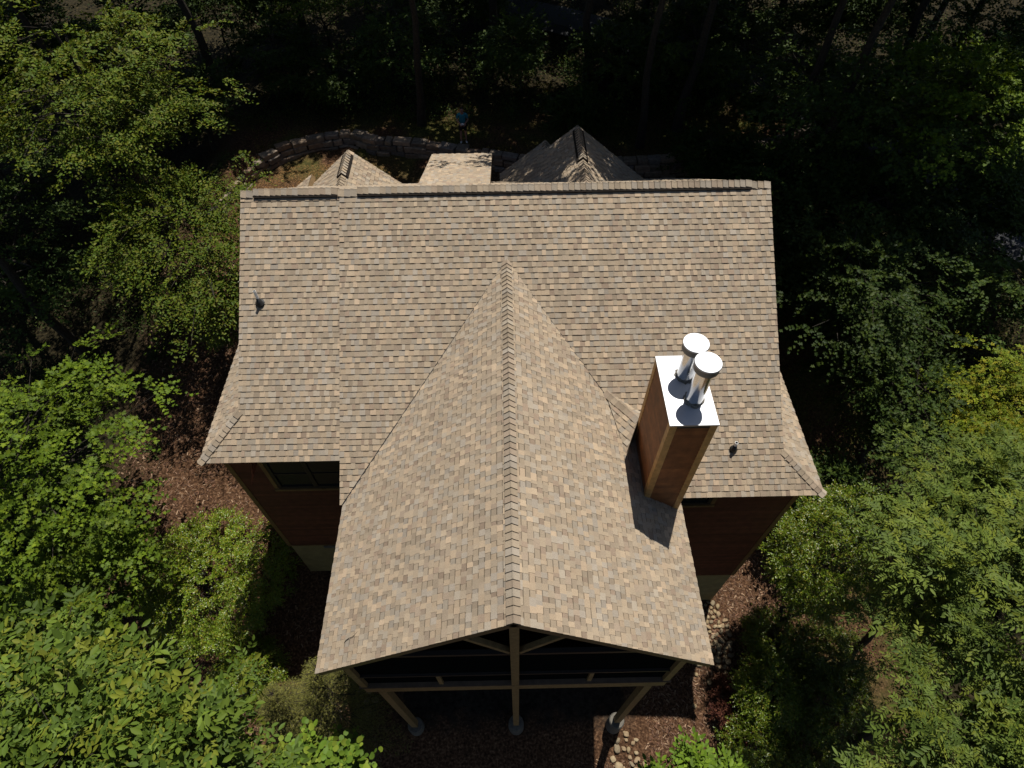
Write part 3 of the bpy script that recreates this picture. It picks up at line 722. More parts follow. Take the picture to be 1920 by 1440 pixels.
def make_person(px, py, rz):
    gz = float(ground_z(px, py))
    root = thing('person', 'person in teal shirt, black shorts and white shoes holding a controller', 'person', (px, py, gz))
    # local frame: facing -Y; feet at z=0
    J = dict(pelvis=(0, 0.01, 0.95), waist=(0, 0.015, 1.10), chest=(0, 0.0, 1.30), neck=(0, 0.01, 1.47), head0=(0, -0.03, 1.56), head1=(0, -0.035, 1.66), head2=(0, -0.02, 1.735))
    V = []; E = []; R = []; idx = {}
    def add(n, p, r, pa=None):
        idx[n] = len(V); V.append(p); R.append(r)
        if pa: E.append((idx[pa], idx[n]))
    add('pelvis', (0, 0.01, 0.95), (0.155, 0.115)); add('waist', (0, 0.015, 1.10), (0.14, 0.105), 'pelvis'); add('chest', (0, 0, 1.30), (0.165, 0.115), 'waist')
    add('upper', (0, 0.01, 1.42), (0.10, 0.085), 'chest'); add('neck', (0, 0.0, 1.50), 0.055, 'upper'); add('jaw', (0, -0.03, 1.575), (0.068, 0.078), 'neck')
    add('face', (0, -0.035, 1.65), (0.076, 0.095), 'jaw'); add('crown', (0, -0.015, 1.73), (0.06, 0.075), 'face')
    for s, n in ((-1, 'r'), (1, 'l')):
        add(n + 'sh', (s * 0.19, 0.01, 1.42), 0.06, 'upper'); add(n + 'el', (s * 0.27, 0.0, 1.13), 0.045, n + 'sh'); add(n + 'wr', (s * 0.13, -0.26, 1.12), 0.030, n + 'el')
        add(n + 'pa', (s * 0.095, -0.32, 1.12), (0.022, 0.038), n + 'wr')
        for q in range(4):
            bx = s * (0.092 - 0.004 * q); bz = 1.148 - 0.020 * q; ln = (0.034, 0.040, 0.038, 0.030)[q]
            add(n + 'k%d' % q, (bx, -0.352, bz), 0.0095, n + 'pa'); add(n + 'm%d' % q, (bx - s * 0.022, -0.352 - ln * 0.7, bz), 0.0085, n + 'k%d' % q)
            add(n + 't%d' % q, (bx - s * 0.045, -0.352 - ln * 0.35, bz - 0.004), 0.0075, n + 'm%d' % q)
        add(n + 'th1', (s * 0.075, -0.315, 1.152), 0.011, n + 'pa'); add(n + 'th2', (s * 0.052, -0.335, 1.170), 0.009, n + 'th1')
        add(n + 'hip', (s * 0.095, 0.01, 0.90), (0.088, 0.095), 'pelvis'); add(n + 'kn', (s * 0.115, -0.01, 0.50), 0.056, n + 'hip'); add(n + 'ca', (s * 0.12, 0.015, 0.35), 0.054, n + 'kn')
        add(n + 'an', (s * 0.125, 0.02, 0.09), 0.036, n + 'ca'); add(n + 'toe', (s * 0.15, -0.13, 0.035), (0.035, 0.026), n + 'an')
    body = skin_body('body', V, E, R, M['skin'], root)
    # nose, ears
    mb = MB(); mb.tube([(0, -0.125, 1.665), (0, -0.143, 1.635), (0, -0.125, 1.622)], [0.009, 0.015, 0.010], 8)
    for s in (-1, 1): mb.tube([(s * 0.076, -0.02, 1.675), (s * 0.088, -0.012, 1.65), (s * 0.076, -0.02, 1.62)], [0.008, 0.014, 0.008], 8)
    sub(mb.build('face_features', M['skin'], smooth=True), body)
    mb = MB()
    for s in (-1, 1): mb.tube([(s * 0.032, -0.118, 1.665), (s * 0.032, -0.130, 1.665)], [0.010, 0.008], 8)
    mb.tube([(-0.024, -0.121, 1.595), (0, -0.128, 1.593), (0.024, -0.121, 1.595)], [0.004, 0.006, 0.004], 6)
    sub(mb.build('eyes_and_mouth', M['hair']), body)
    skin_body('hair', [(0, 0.025, 1.66), (0, 0.005, 1.72), (0, -0.045, 1.752)], [(0, 1), (1, 2)], [(0.078, 0.075), (0.079, 0.088), (0.058, 0.06)], M['hair'], root)
    sv = [(0, 0.012, 0.90), (0, 0.015, 1.08), (0, 0, 1.29), (0, 0.008, 1.425)]; sr_ = [(0.175, 0.14), (0.158, 0.13), (0.182, 0.136), (0.11, 0.095)]; se = [(0, 1), (1, 2), (2, 3)]
    for s in (-1, 1):
        b = len(sv); sv += [(s * 0.192, 0.01, 1.418), (s * 0.25, 0.004, 1.21)]; sr_ += [0.078, 0.068]; se += [(3, b), (b, b + 1)]
    skin_body('shirt', sv, se, sr_, M['shirt'], root, root=1)
    hv = [(0, 0.01, 0.955)]; hr = [(0.168, 0.135)]; he = []
    for s in (-1, 1):
        b = len(hv); hv += [(s * 0.10, 0.008, 0.84), (s * 0.112, 0.0, 0.60)]; hr += [(0.105, 0.115), (0.086, 0.092)]; he += [(0, b), (b, b + 1)]
    skin_body('shorts', hv, he, hr, M['shorts'], root)
    for s in (-1, 1):
        skin_body('shoe', [(s * 0.122, 0.045, 0.045), (s * 0.13, -0.03, 0.052), (s * 0.152, -0.15, 0.036)], [(0, 1), (1, 2)], [(0.042, 0.045), (0.046, 0.050), (0.042, 0.034)], M['shoe'], root)
    root.rotation_euler = (0, 0, rz)
    # the controller in both hands
    c = thing('remote_controller', 'white remote controller held in the hands of the person in teal', 'controller', (px, py, gz))
    mb = MB(); y0 = -0.36
    mb.hexa([(-0.085, y0 - 0.055, 1.105), (0.085, y0 - 0.055, 1.105), (0.085, y0 + 0.055, 1.12), (-0.085, y0 + 0.055, 1.12), (-0.085, y0 - 0.05, 1.145), (0.085, y0 - 0.05, 1.145), (0.085, y0 + 0.05, 1.16), (-0.085, y0 + 0.05, 1.16)])
    bd = sub(mb.build('controller_body', M['plastic']), c)
    bv = bd.modifiers.new('bevel', 'BEVEL'); bv.width = 0.014; bv.segments = 3
    for s in (-1, 1):
        mb = MB(); mb.tube([(s * 0.05, y0, 1.15), (s * 0.05, y0, 1.178), (s * 0.05, y0, 1.184)], [0.006, 0.009, 0.007], 10); sub(mb.build('joystick', M['boot']), c)
        mb = MB(); mb.tube([(s * 0.06, y0 - 0.055, 1.13), (s * 0.06, y0 - 0.16, 1.165)], [0.006, 0.006], 8); sub(mb.build('antenna', M['plastic']), c)
    mb = MB(); mb.hexa([(-0.055, y0 - 0.10, 1.175), (0.055, y0 - 0.10, 1.175), (0.055, y0 - 0.06, 1.165), (-0.055, y0 - 0.06, 1.165), (-0.055, y0 - 0.105, 1.185), (0.055, y0 - 0.105, 1.185), (0.055, y0 - 0.06, 1.175), (-0.055, y0 - 0.06, 1.175)])
    sub(mb.build('screen', M['plastic']), c)
    c.rotation_euler = (0, 0, rz)
make_person(-2.0, 14.15, 0.05)

# ------------------------------------------------------------------ leaves and trees
TPL = {}
def half_leaf(pts, fold):
    """two mirrored halves either side of the midrib; pts: outline from base to tip on one side"""
    n = len(pts); v = [(0, 0, 0)] + [(x, y, fold * y) for x, y in pts] + [(1, 0, 0)] + [(x, -y, fold * y) for x, y in pts]
    return np.array(v, float), [list(range(0, n + 2)), [0, n + 1] + list(range(2 * n + 1, n + 1, -1))]
TPL['oval'] = half_leaf([(0.30, 0.24), (0.70, 0.22)], 0.35)
TPL['lance'] = half_leaf([(0.28, 0.17), (0.65, 0.14)], 0.35)
TPL['hickory'] = half_leaf([(0.30, 0.19), (0.62, 0.21), (0.85, 0.10)], 0.35)
TPL['maple'] = half_leaf([(0.10, 0.42), (0.36, 0.22), (0.62, 0.44), (0.68, 0.16)], 0.22)
TPL['round'] = half_leaf([(0.05, 0.34), (0.45, 0.52), (0.90, 0.33)], 0.20)
TPL['needle'] = (np.array([(0, -0.06, 0), (0, 0.06, 0), (1, 0, 0)], float), [[0, 1, 2]])
TPL['blade'] = (np.array([(0, -0.05, 0), (0, 0.05, 0), (0.55, 0.035, 0.03), (1, 0, -0.08), (0.55, -0.035, 0.03)], float), [[0, 1, 2, 3, 4]])

def leaf_mesh(name, tpl, P, F, Nn, S, C, material):
    V, faces = TPL[tpl]; n = len(P)
    F = F / np.linalg.norm(F, axis=1, keepdims=True)
    Nn = Nn - F * np.sum(Nn * F, axis=1, keepdims=True); Nn /= np.linalg.norm(Nn, axis=1, keepdims=True) + 1e-9
    Sd = np.cross(Nn, F)
    k = len(V)
    W = P[:, None, :] + S[:, None, None] * (V[None, :, 0:1] * F[:, None, :] + V[None, :, 1:2] * Sd[:, None, :] + V[None, :, 2:3] * Nn[:, None, :])
    me = bpy.data.meshes.new(name)
    me.vertices.add(n * k); me.vertices.foreach_set('co', W.astype(np.float32).ravel())
    loops = np.concatenate([np.array(f) for f in faces]); nl = len(loops)
    L = (np.arange(n)[:, None] * k + loops[None]).astype(np.int32).ravel()
    st = np.cumsum([0] + [len(f) for f in faces[:-1]])
    ST = (np.arange(n)[:, None] * nl + st[None]).astype(np.int32).ravel()
    me.loops.add(len(L)); me.loops.foreach_set('vertex_index', L)
    me.polygons.add(len(ST)); me.polygons.foreach_set('loop_start', ST)
    me.update(calc_edges=True)
    at = me.attributes.new('tint', 'FLOAT_COLOR', 'FACE')
    at.data.foreach_set('color', np.repeat(np.concatenate([C, np.ones((n, 1))], 1), len(faces), axis=0).astype(np.float32).ravel())
    me.materials.append(material)
    return me

def unit(a): return a / (np.linalg.norm(a, axis=-1, keepdims=True) + 1e-9)

KINDS = {
 # leaf template, leaf length, leaves per twig, twigs per spray, spray length, material, colours (weights), droop, normal jitter
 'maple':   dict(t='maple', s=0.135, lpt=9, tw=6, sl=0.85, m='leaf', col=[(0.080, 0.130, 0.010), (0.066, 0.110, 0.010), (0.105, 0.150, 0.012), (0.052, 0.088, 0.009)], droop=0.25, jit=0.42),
 'dark':    dict(t='maple', s=0.135, lpt=9, tw=6, sl=0.95, m='leaf', col=[(0.040, 0.070, 0.014), (0.032, 0.060, 0.014), (0.055, 0.085, 0.014)], droop=0.25, jit=0.45),  # maple leaves with the shade of the wood put into their colour
 'oak':     dict(t='oval', s=0.13, lpt=9, tw=6, sl=0.80, m='leaf', col=[(0.064, 0.104, 0.010), (0.052, 0.088, 0.010), (0.090, 0.122, 0.012), (0.100, 0.112, 0.014)], droop=0.3, jit=0.45),
 'hickory': dict(t='hickory', s=0.175, lpt=4, tw=4, sl=0.70, m='leaf', col=[(0.075, 0.122, 0.018), (0.062, 0.104, 0.017), (0.092, 0.140, 0.020), (0.052, 0.088, 0.015), (0.125, 0.150, 0.02)], droop=0.35, jit=0.50, comp=5),
 'ash':     dict(t='lance', s=0.125, lpt=5, tw=5, sl=0.75, m='leaf', col=[(0.076, 0.114, 0.022), (0.060, 0.095, 0.020), (0.092, 0.130, 0.023), (0.112, 0.142, 0.020)], droop=0.30, jit=0.30, comp=9),
 'locust':  dict(t='oval', s=0.075, lpt=6, tw=5, sl=0.75, m='leaf', col=[(0.12, 0.165, 0.012), (0.145, 0.18, 0.013), (0.095, 0.14, 0.012), (0.17, 0.17, 0.014)], droop=0.3, jit=0.4, comp=7),
 'holly':   dict(t='oval', s=0.062, lpt=13, tw=7, sl=0.42, m='leaf_gloss', col=[(0.092, 0.145, 0.010), (0.076, 0.122, 0.010), (0.118, 0.170, 0.013), (0.060, 0.098, 0.009), (0.15, 0.15, 0.02)], droop=0.15, jit=0.6),
 'burgundy':dict(t='oval', s=0.060, lpt=12, tw=6, sl=0.35, m='leaf', col=[(0.085, 0.030, 0.022), (0.060, 0.022, 0.018), (0.11, 0.045, 0.028)], droop=0.1, jit=0.7),
 'tulip':   dict(t='round', s=0.135, lpt=6, tw=4, sl=0.55, m='leaf', col=[(0.080, 0.142, 0.018), (0.098, 0.160, 0.018), (0.066, 0.118, 0.016), (0.14, 0.19, 0.025)], droop=0.25, jit=0.4),
 'spice':   dict(t='oval', s=0.17, lpt=6, tw=5, sl=0.60, m='leaf', col=[(0.085, 0.148, 0.015), (0.105, 0.170, 0.016), (0.070, 0.122, 0.014)], droop=0.25, jit=0.35),
}

def sprays(rng, base, dirs, nrm, K, scale):
    """leaves of many sprays: base points, outward directions, plane normals -> arrays P,F,N,S,C"""
    nS = len(base); tw, lpt = K['tw'], K['lpt']
    side = unit(np.cross(nrm, dirs))
    ang = (np.linspace(-1.15, 1.15, tw)[None] + rng.normal(0, 0.16, (nS, tw)))
    tl = K['sl'] * scale[:, None] * (1 - 0.30 * np.abs(ang)) * rng.uniform(0.7, 1.15, (nS, tw))
    td = unit(np.cos(ang)[..., None] * dirs[:, None] + np.sin(ang)[..., None] * side[:, None] + rng.normal(0, 0.10, (nS, tw, 3)))
    t = np.linspace(0.14, 1.0, lpt)[None, None] + rng.normal(0, 0.03, (nS, tw, lpt))
    pos = base[:, None, None] + td[:, :, None] * (tl[:, :, None] * t)[..., None]
    pos[..., 2] -= K['droop'] * tl[:, :, None] * t ** 2
    sd = np.where(np.arange(lpt) % 2 == 0, 1.0, -1.0); sd = sd[None, None] * np.ones((nS, tw, 1)); sd[..., -1] *= 0.1
    tside = np.cross(np.broadcast_to(nrm[:, None], td.shape), td)
    F = unit(td[:, :, None] * 0.62 + tside[:, :, None] * sd[..., None] * 0.8 + rng.normal(0, 0.18, pos.shape))
    N = np.broadcast_to(nrm[:, None, None], pos.shape) + rng.normal(0, K['jit'], pos.shape)
    P = pos.reshape(-1, 3); F = F.reshape(-1, 3); N = N.reshape(-1, 3)
    sp_c = rng.uniform(0.82, 1.18, nS)
    tintk = np.repeat(sp_c, tw * lpt)
    C = np.array(K['col'])[rng.integers(len(K['col']), size=len(P))] * (tintk * rng.uniform(0.85, 1.15, len(P)))[:, None]
    C = C * np.array([1.06, 1.02, 0.90]); S = K['s'] * rng.uniform(0.50, 1.20, len(P))
    if K.get('comp'):                                     # pinnate leaves: leaflets along a stalk
        nl = K['comp']; half = (nl - 1) // 2
        F = unit(F); N = N - F * np.sum(N * F, 1, keepdims=True); N = unit(N); Sd = np.cross(N, F)
        PP, FF, NN, SS, CC = [], [], [], [], []
        rl = S * (0.55 * half + 0.5)
        for i in range(nl):
            if i == nl - 1: tt, sg = 1.0, 0
            else: tt, sg = 0.30 + 0.66 * (i // 2) / max(half, 1), (1 if i % 2 else -1)
            p = P + F * (rl * tt)[:, None]; p[:, 2] -= 0.18 * rl * tt * tt
            f = F * (1.0 if sg == 0 else 0.60) + Sd * (0.9 * sg) + rng.normal(0, 0.12, P.shape); f[:, 2] -= 0.12
            PP.append(p); FF.append(f); NN.append(N + rng.normal(0, 0.22, N.shape)); SS.append(S * rng.uniform(0.8, 1.1, len(S)) * (0.85 + 0.3 * tt)); CC.append(C * rng.uniform(0.9, 1.1, (len(C), 1)))
        P, F, N, S, C = map(np.concatenate, (PP, FF, NN, SS, CC))
    return P, F, N, S, C

def crown_points(rng, c, r, n, lumps=7, low=-0.55, inner=0.25, pads=0):
    d = unit(rng.normal(size=(n * 3, 3))); d = d[d[:, 2] > low][:n]
    while len(d) < n: d = np.concatenate([d, d])[:n]
    ld = unit(rng.normal(size=(lumps, 3))); lw = rng.uniform(-0.30, 0.30, lumps)
    f = 0.90 + (np.exp(-4 * (1 - d @ ld.T)) * lw[None]).sum(1)
    rad = np.where(rng.random(n) < inner, rng.uniform(0.35, 0.8, n), rng.uniform(0.80, 1.02, n)) * f
    pts = np.array(c) + d * rad[:, None] * np.array(r)
    if pads:                                               # most sprays gather into layered pads along the limbs
        k = rng.choice(n, pads, replace=False); who = rng.integers(pads, size=n); use = rng.random(n) < 0.80
        w = rng.uniform(0.16, 0.34, pads)[who][:, None]
        q = pts[k][who] + rng.normal(0, 1, (n, 3)) * np.array([r[0], r[1], r[2] * 0.30]) * w
        q[:, 2] -= 0.10 * np.hypot(q[:, 0] - pts[k][who][:, 0], q[:, 1] - pts[k][who][:, 1])
        pts = np.where(use[:, None], q, pts); d = unit((pts - np.array(c)) / np.array(r))
    return pts, d

def tree(name, label, cat, kind, base, c, r, n, seed, group=None, trunk=0.14, scale=1.0, low=-0.55, lean=None, inner=0.38, tilt=0.45, lumps=9, limbs=22, multi=1, leaf=None, share=None, dim=1.0, pads=None):
    rng = np.random.default_rng(seed); K = dict(KINDS[kind])
    if leaf: K['s'] = leaf
    bz = float(ground_z(*base)) - 0.1
    root = thing(name, label, cat, (base[0], base[1], bz), group)
    if pads is None: pads = 0 if kind in ('holly', 'burgundy', 'spice', 'tulip') else int(10 + n / 18)
    pts, d = crown_points(rng, c, r, n, lumps, low, inner, pads)
    out = d * np.array([1, 1, 0.35]); out[:, 2] += rng.normal(0.02, 0.12, n); out = unit(out + rng.normal(0, 0.25, out.shape))
    nrm = unit(np.array([0, 0, 1.0]) + tilt * d * np.array([1, 1, 0.2]) + rng.normal(0, 0.12, d.shape))
    sc = rng.uniform(0.75, 1.25, n) * scale
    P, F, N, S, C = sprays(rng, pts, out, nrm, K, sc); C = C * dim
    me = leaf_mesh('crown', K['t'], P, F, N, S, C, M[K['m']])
    link('crown', me, root)
    mb = MB(); cb = np.array(c); b0 = np.array([base[0], base[1], bz])
    for q in range(multi):
        off = np.array([rng.uniform(-.25, .25), rng.uniform(-.25, .25), 0]) * (multi > 1)
        top = cb + np.array([rng.uniform(-.2, .2) * r[0], rng.uniform(-.2, .2) * r[1], 0.75 * r[2]])
        path = []; m_ = 8
        wob = rng.normal(0, 0.10, (m_ + 1, 3)); wob[0] = 0
        for i in range(m_ + 1):
            t = i / m_; path.append(b0 + off + (top - b0 - off) * np.array([t ** 1.15, t ** 1.15, t]) + wob[i] * np.array([1, 1, 0]))
        rr = [trunk * (1.25 if i == 0 else 1) * (1 - 0.86 * i / m_) for i in range(m_ + 1)]
        mb.tube(path, rr, 9)
        for k in range(limbs // multi):
            tgt = pts[rng.integers(n)]; t = float(np.clip((tgt[2] - 0.5 * np.hypot(*(tgt - cb)[:2]) - bz) / (top[2] - bz), 0.25, 0.92)); i = int(t * m_); f = t * m_ - i
            a = path[i] + (path[min(i + 1, m_)] - path[i]) * f; rad = rr[i] * 0.45
            mid = a + (tgt - a) * 0.5 + np.array([0, 0, 0.12 * np.linalg.norm(tgt - a)]) * rng.uniform(0.3, 1) + rng.normal(0, 0.08, 3)
            mb.tube([a, mid, tgt], [rad, rad * 0.6, 0.008], 5)
            for _ in range(2):
                tg = pts[np.argmin(np.linalg.norm(pts - (tgt + rng.normal(0, 0.8, 3)), axis=1))]
                mb.tube([mid, (mid + tg) / 2 + rng.normal(0, 0.06, 3), tg], [rad * 0.5, rad * 0.3, 0.006], 4)
    mb.build('trunk', M['bark'], root, smooth=True)
    return root

# ---- left side
tree('maple_tree', 'bright green maple reaching in from the left edge level with the skirt roof', 'tree', 'maple', (-14.9, -4.6), (-14.0, -4.7, -5.6), (3.3, 3.1, 2.9), 340, 101)
tree('maple_tree', 'low dark maple half hidden in shade below the bright left maple', 'tree', 'maple', (-14.8, -8.0), (-12.9, -7.6, -8.2), (2.3, 2.0, 2.0), 140, 102, dim=0.8)
tree('hickory_tree', 'broad hickory with large pointed leaves filling the lower left corner', 'tree', 'hickory', (-8.8, -13.6), (-7.8, -12.6, -2.8), (2.5, 1.7, 2.1), 235, 103, trunk=0.16, lumps=14)
tree('hickory_tree', 'hickory sapling with large leaves at the left edge above the lower left hickory', 'tree', 'hickory', (-10.5, -12.2), (-9.5, -11.0, -3.6), (1.5, 1.4, 1.8), 90, 104)
tree('holly_bush', 'dense glossy yellow green bush on mulch left of the house wall', 'bush', 'holly', (-10.6, -6.4), (-10.4, -6.1, -10.9), (2.4, 2.4, 1.9), 700, 105, trunk=0.05, dim=1.32, low=-0.75, multi=5, inner=0.35, tilt=0.8, limbs=30)
tree('holly_bush', 'smaller glossy bush below the dense bush, touching the purple shade', 'bush', 'holly', (-8.9, -8.8), (-8.9, -8.6, -12.2), (1.2, 1.1, 1.3), 150, 106, trunk=0.04, low=-0.75, multi=4, inner=0.35, tilt=0.8, limbs=16)
tree('tulip_tree', 'young tree with round light green leaves at the bottom, left of centre', 'tree', 'tulip', (-4.9, -13.0), (-4.5, -12.4, -6.6), (1.3, 0.9, 1.1), 75, 107, trunk=0.05, limbs=12)
tree('cherry_tree', 'leafy tree against the left gable edge of the roof', 'tree', 'oak', (-11.6, 4.4), (-11.0, 3.6, -4.4), (2.3, 2.6, 2.4), 380, 108, leaf=0.115, dim=0.95, lumps=22, scale=1.2)
tree('holly_bush', 'glossy round bush squeezed between the leafy left tree and the roof edge', 'bush', 'holly', (-10.6, 2.6), (-10.3, 2.4, -6.6), (1.5, 1.5, 1.6), 230, 109, trunk=0.05, low=-0.7, multi=3, inner=0.35, tilt=0.8)
tree('oak_tree', 'big layered oak in the upper left corner with olive tips', 'tree', 'oak', (-14.8, 8.2), (-14.2, 7.0, -0.9), (3.5, 3.3, 2.8), 430, 110, trunk=0.22, lumps=14)
tree('oak_tree', 'dark oak behind the layered one, cut by the left edge', 'tree', 'dark', (-20.5, 5.0), (-19.4, 5.2, -4.8), (3.4, 3.4, 3.0), 240, 111, trunk=0.2)
# ---- right side
tree('ash_tree', 'large ash with feathery grey green leaves filling the lower right corner', 'tree', 'ash', (11.2, -11.2), (9.8, -10.2, -3.2), (2.4, 2.2, 2.0), 205, 201, trunk=0.17, lumps=14, inner=0.3, tilt=0.3)
tree('ash_tree', 'second ash crown at the right edge above the large corner ash', 'tree', 'ash', (12.4, -8.0), (11.9, -7.2, -4.4), (1.8, 1.2, 1.5), 110, 202, lumps=10)
tree('ash_tree', 'small ash cut by the bottom edge below the large corner ash', 'tree', 'ash', (8.8, -13.6), (8.6, -12.6, -3.6), (1.6, 0.7, 1.1), 60, 203)
tree('holly_tree', 'fine leaved light green tree beside the right wall corner', 'tree', 'holly', (9.6, -7.2), (9.35, -6.9, -8.6), (1.7, 1.8, 2.6), 470, 204, lumps=14, trunk=0.07, low=-0.8, multi=3, inner=0.35, tilt=0.7)
tree('holly_bush', 'fine leaved sunlit bush at the mulch edge right of the porch', 'bush', 'holly', (8.7, -9.9), (8.6, -9.5, -12.8), (1.2, 1.25, 1.15), 280, 205, trunk=0.04, low=-0.8, multi=4, inner=0.35, tilt=0.8)
tree('holly_bush', 'low bush under the burgundy shrub near the bottom edge', 'bush', 'holly', (8.0, -11.2), (7.8, -10.9, -13.7), (0.8, 0.8, 1.0), 100, 206, trunk=0.03, low=-0.8, multi=4, inner=0.35, tilt=0.8)
tree('barberry_shrub', 'burgundy leaved shrub on the mulch right of the porch', 'shrub', 'burgundy', (7.5, -9.9), (7.45, -9.9, -14.0), (0.65, 1.05, 0.55), 130, 207, trunk=0.02, low=-0.3, multi=5, inner=0.3, tilt=0.9)
tree('spicebush', 'bright large leaved sapling at the bottom edge right of the porch shadow', 'shrub', 'spice', (5.2, -13.0), (4.75, -12.4, -9.4), (1.35, 0.75, 1.1), 95, 208, trunk=0.05, limbs=12)
tree('locust_tree', 'yellow green locust in full sun at the right edge', 'tree', 'locust', (18.0, -2.2), (17.4, -2.6, -7.2), (2.7, 2.8, 2.3), 290, 209, trunk=0.13)
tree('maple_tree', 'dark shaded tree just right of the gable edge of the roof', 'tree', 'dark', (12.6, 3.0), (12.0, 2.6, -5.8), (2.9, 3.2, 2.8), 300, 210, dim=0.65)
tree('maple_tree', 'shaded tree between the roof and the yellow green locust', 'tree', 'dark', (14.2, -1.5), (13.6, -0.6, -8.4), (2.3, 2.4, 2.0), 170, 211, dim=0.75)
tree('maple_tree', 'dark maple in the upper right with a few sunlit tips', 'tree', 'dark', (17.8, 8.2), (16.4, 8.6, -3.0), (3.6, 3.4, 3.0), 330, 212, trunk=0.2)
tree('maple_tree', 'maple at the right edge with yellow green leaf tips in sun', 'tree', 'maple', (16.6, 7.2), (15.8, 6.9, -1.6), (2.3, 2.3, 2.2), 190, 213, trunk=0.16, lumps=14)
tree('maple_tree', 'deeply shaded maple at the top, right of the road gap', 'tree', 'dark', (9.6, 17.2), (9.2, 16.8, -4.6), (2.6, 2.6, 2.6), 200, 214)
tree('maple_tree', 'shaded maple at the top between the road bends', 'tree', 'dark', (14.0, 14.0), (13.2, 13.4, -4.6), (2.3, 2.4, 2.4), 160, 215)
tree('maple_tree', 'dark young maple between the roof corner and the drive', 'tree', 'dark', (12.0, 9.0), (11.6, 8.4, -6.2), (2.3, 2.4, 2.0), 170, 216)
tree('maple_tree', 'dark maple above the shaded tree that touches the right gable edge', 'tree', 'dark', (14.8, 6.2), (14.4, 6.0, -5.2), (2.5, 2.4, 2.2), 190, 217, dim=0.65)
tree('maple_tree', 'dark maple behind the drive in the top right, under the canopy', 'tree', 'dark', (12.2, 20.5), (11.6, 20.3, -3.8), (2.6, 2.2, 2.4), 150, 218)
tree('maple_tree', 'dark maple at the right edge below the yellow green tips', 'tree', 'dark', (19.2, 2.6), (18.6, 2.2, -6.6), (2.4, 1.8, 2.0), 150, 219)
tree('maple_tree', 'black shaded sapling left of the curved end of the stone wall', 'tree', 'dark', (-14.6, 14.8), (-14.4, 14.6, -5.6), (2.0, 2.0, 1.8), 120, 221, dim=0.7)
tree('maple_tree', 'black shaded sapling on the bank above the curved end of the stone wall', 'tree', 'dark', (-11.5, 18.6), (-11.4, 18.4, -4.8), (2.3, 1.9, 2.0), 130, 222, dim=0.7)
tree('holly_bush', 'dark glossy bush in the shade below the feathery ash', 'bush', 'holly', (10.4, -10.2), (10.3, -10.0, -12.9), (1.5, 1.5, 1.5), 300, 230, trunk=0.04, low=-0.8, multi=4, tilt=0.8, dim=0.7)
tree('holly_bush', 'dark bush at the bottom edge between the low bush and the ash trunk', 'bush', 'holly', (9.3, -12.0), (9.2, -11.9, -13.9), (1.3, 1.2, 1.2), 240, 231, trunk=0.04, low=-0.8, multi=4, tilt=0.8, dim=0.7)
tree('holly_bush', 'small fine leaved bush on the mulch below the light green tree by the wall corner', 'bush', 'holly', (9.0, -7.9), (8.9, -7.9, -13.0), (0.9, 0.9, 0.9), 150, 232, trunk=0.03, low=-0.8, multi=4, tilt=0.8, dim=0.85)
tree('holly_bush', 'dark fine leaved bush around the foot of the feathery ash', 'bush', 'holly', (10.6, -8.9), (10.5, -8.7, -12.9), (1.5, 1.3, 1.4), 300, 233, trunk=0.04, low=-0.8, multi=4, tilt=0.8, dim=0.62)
# ---- behind the house
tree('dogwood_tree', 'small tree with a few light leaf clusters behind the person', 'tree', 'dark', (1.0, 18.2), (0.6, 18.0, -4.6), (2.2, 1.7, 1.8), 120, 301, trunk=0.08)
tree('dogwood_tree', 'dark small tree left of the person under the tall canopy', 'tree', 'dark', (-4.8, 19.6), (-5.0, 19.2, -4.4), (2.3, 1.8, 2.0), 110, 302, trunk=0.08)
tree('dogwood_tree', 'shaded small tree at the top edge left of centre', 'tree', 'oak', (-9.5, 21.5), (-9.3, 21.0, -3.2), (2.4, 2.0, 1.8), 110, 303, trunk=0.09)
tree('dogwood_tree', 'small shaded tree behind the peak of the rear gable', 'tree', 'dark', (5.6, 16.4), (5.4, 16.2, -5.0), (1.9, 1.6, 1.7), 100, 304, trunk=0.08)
# tall canopy behind; the trunks show, the crowns shade the bank
for i, (x, y, cz, rx, lab) in enumerate(((-5.2, 23.0, 5.6, 3.2, 'tall straight trunk at the top, farthest left of the shaded wood'), (-0.6, 22.0, 5.8, 4.4, 'tall trunk at the top edge beside the road gap'),
        (4.3, 18.2, 5.6, 4.3, 'tall trunk rising behind the large rear gable'), (8.6, 14.8, 4.6, 4.2, 'tall trunk standing behind the right end of the stone wall'),
        (12.6, 11.8, 4.4, 3.8, 'tall trunk beside the drive, nearest the right end of the roof'), (18.6, 16.0, 4.8, 4.2, 'tall trunk in the upper right beyond the drive'),
        (13.0, 9.4, 5.6, 3.0, 'tall trunk among the dark maples right of the roof'), (20.4, 10.6, 5.8, 2.6, 'tall trunk at the right edge above the drive'),
        (-10.6, 21.6, 5.6, 2.6, 'tall trunk on the bank in the black shade left of the person'), (-15.0, 18.6, 5.8, 3.8, 'tall trunk behind the big layered oak'))):
    tree('tulip_poplar', lab, 'tree', 'dark', (x, y), (x, y - 1.2, cz), (rx, rx * 0.95, 2.8), 400, 400 + i, 'tall canopy trees behind the house', trunk=0.24, low=-0.5, leaf=0.18)

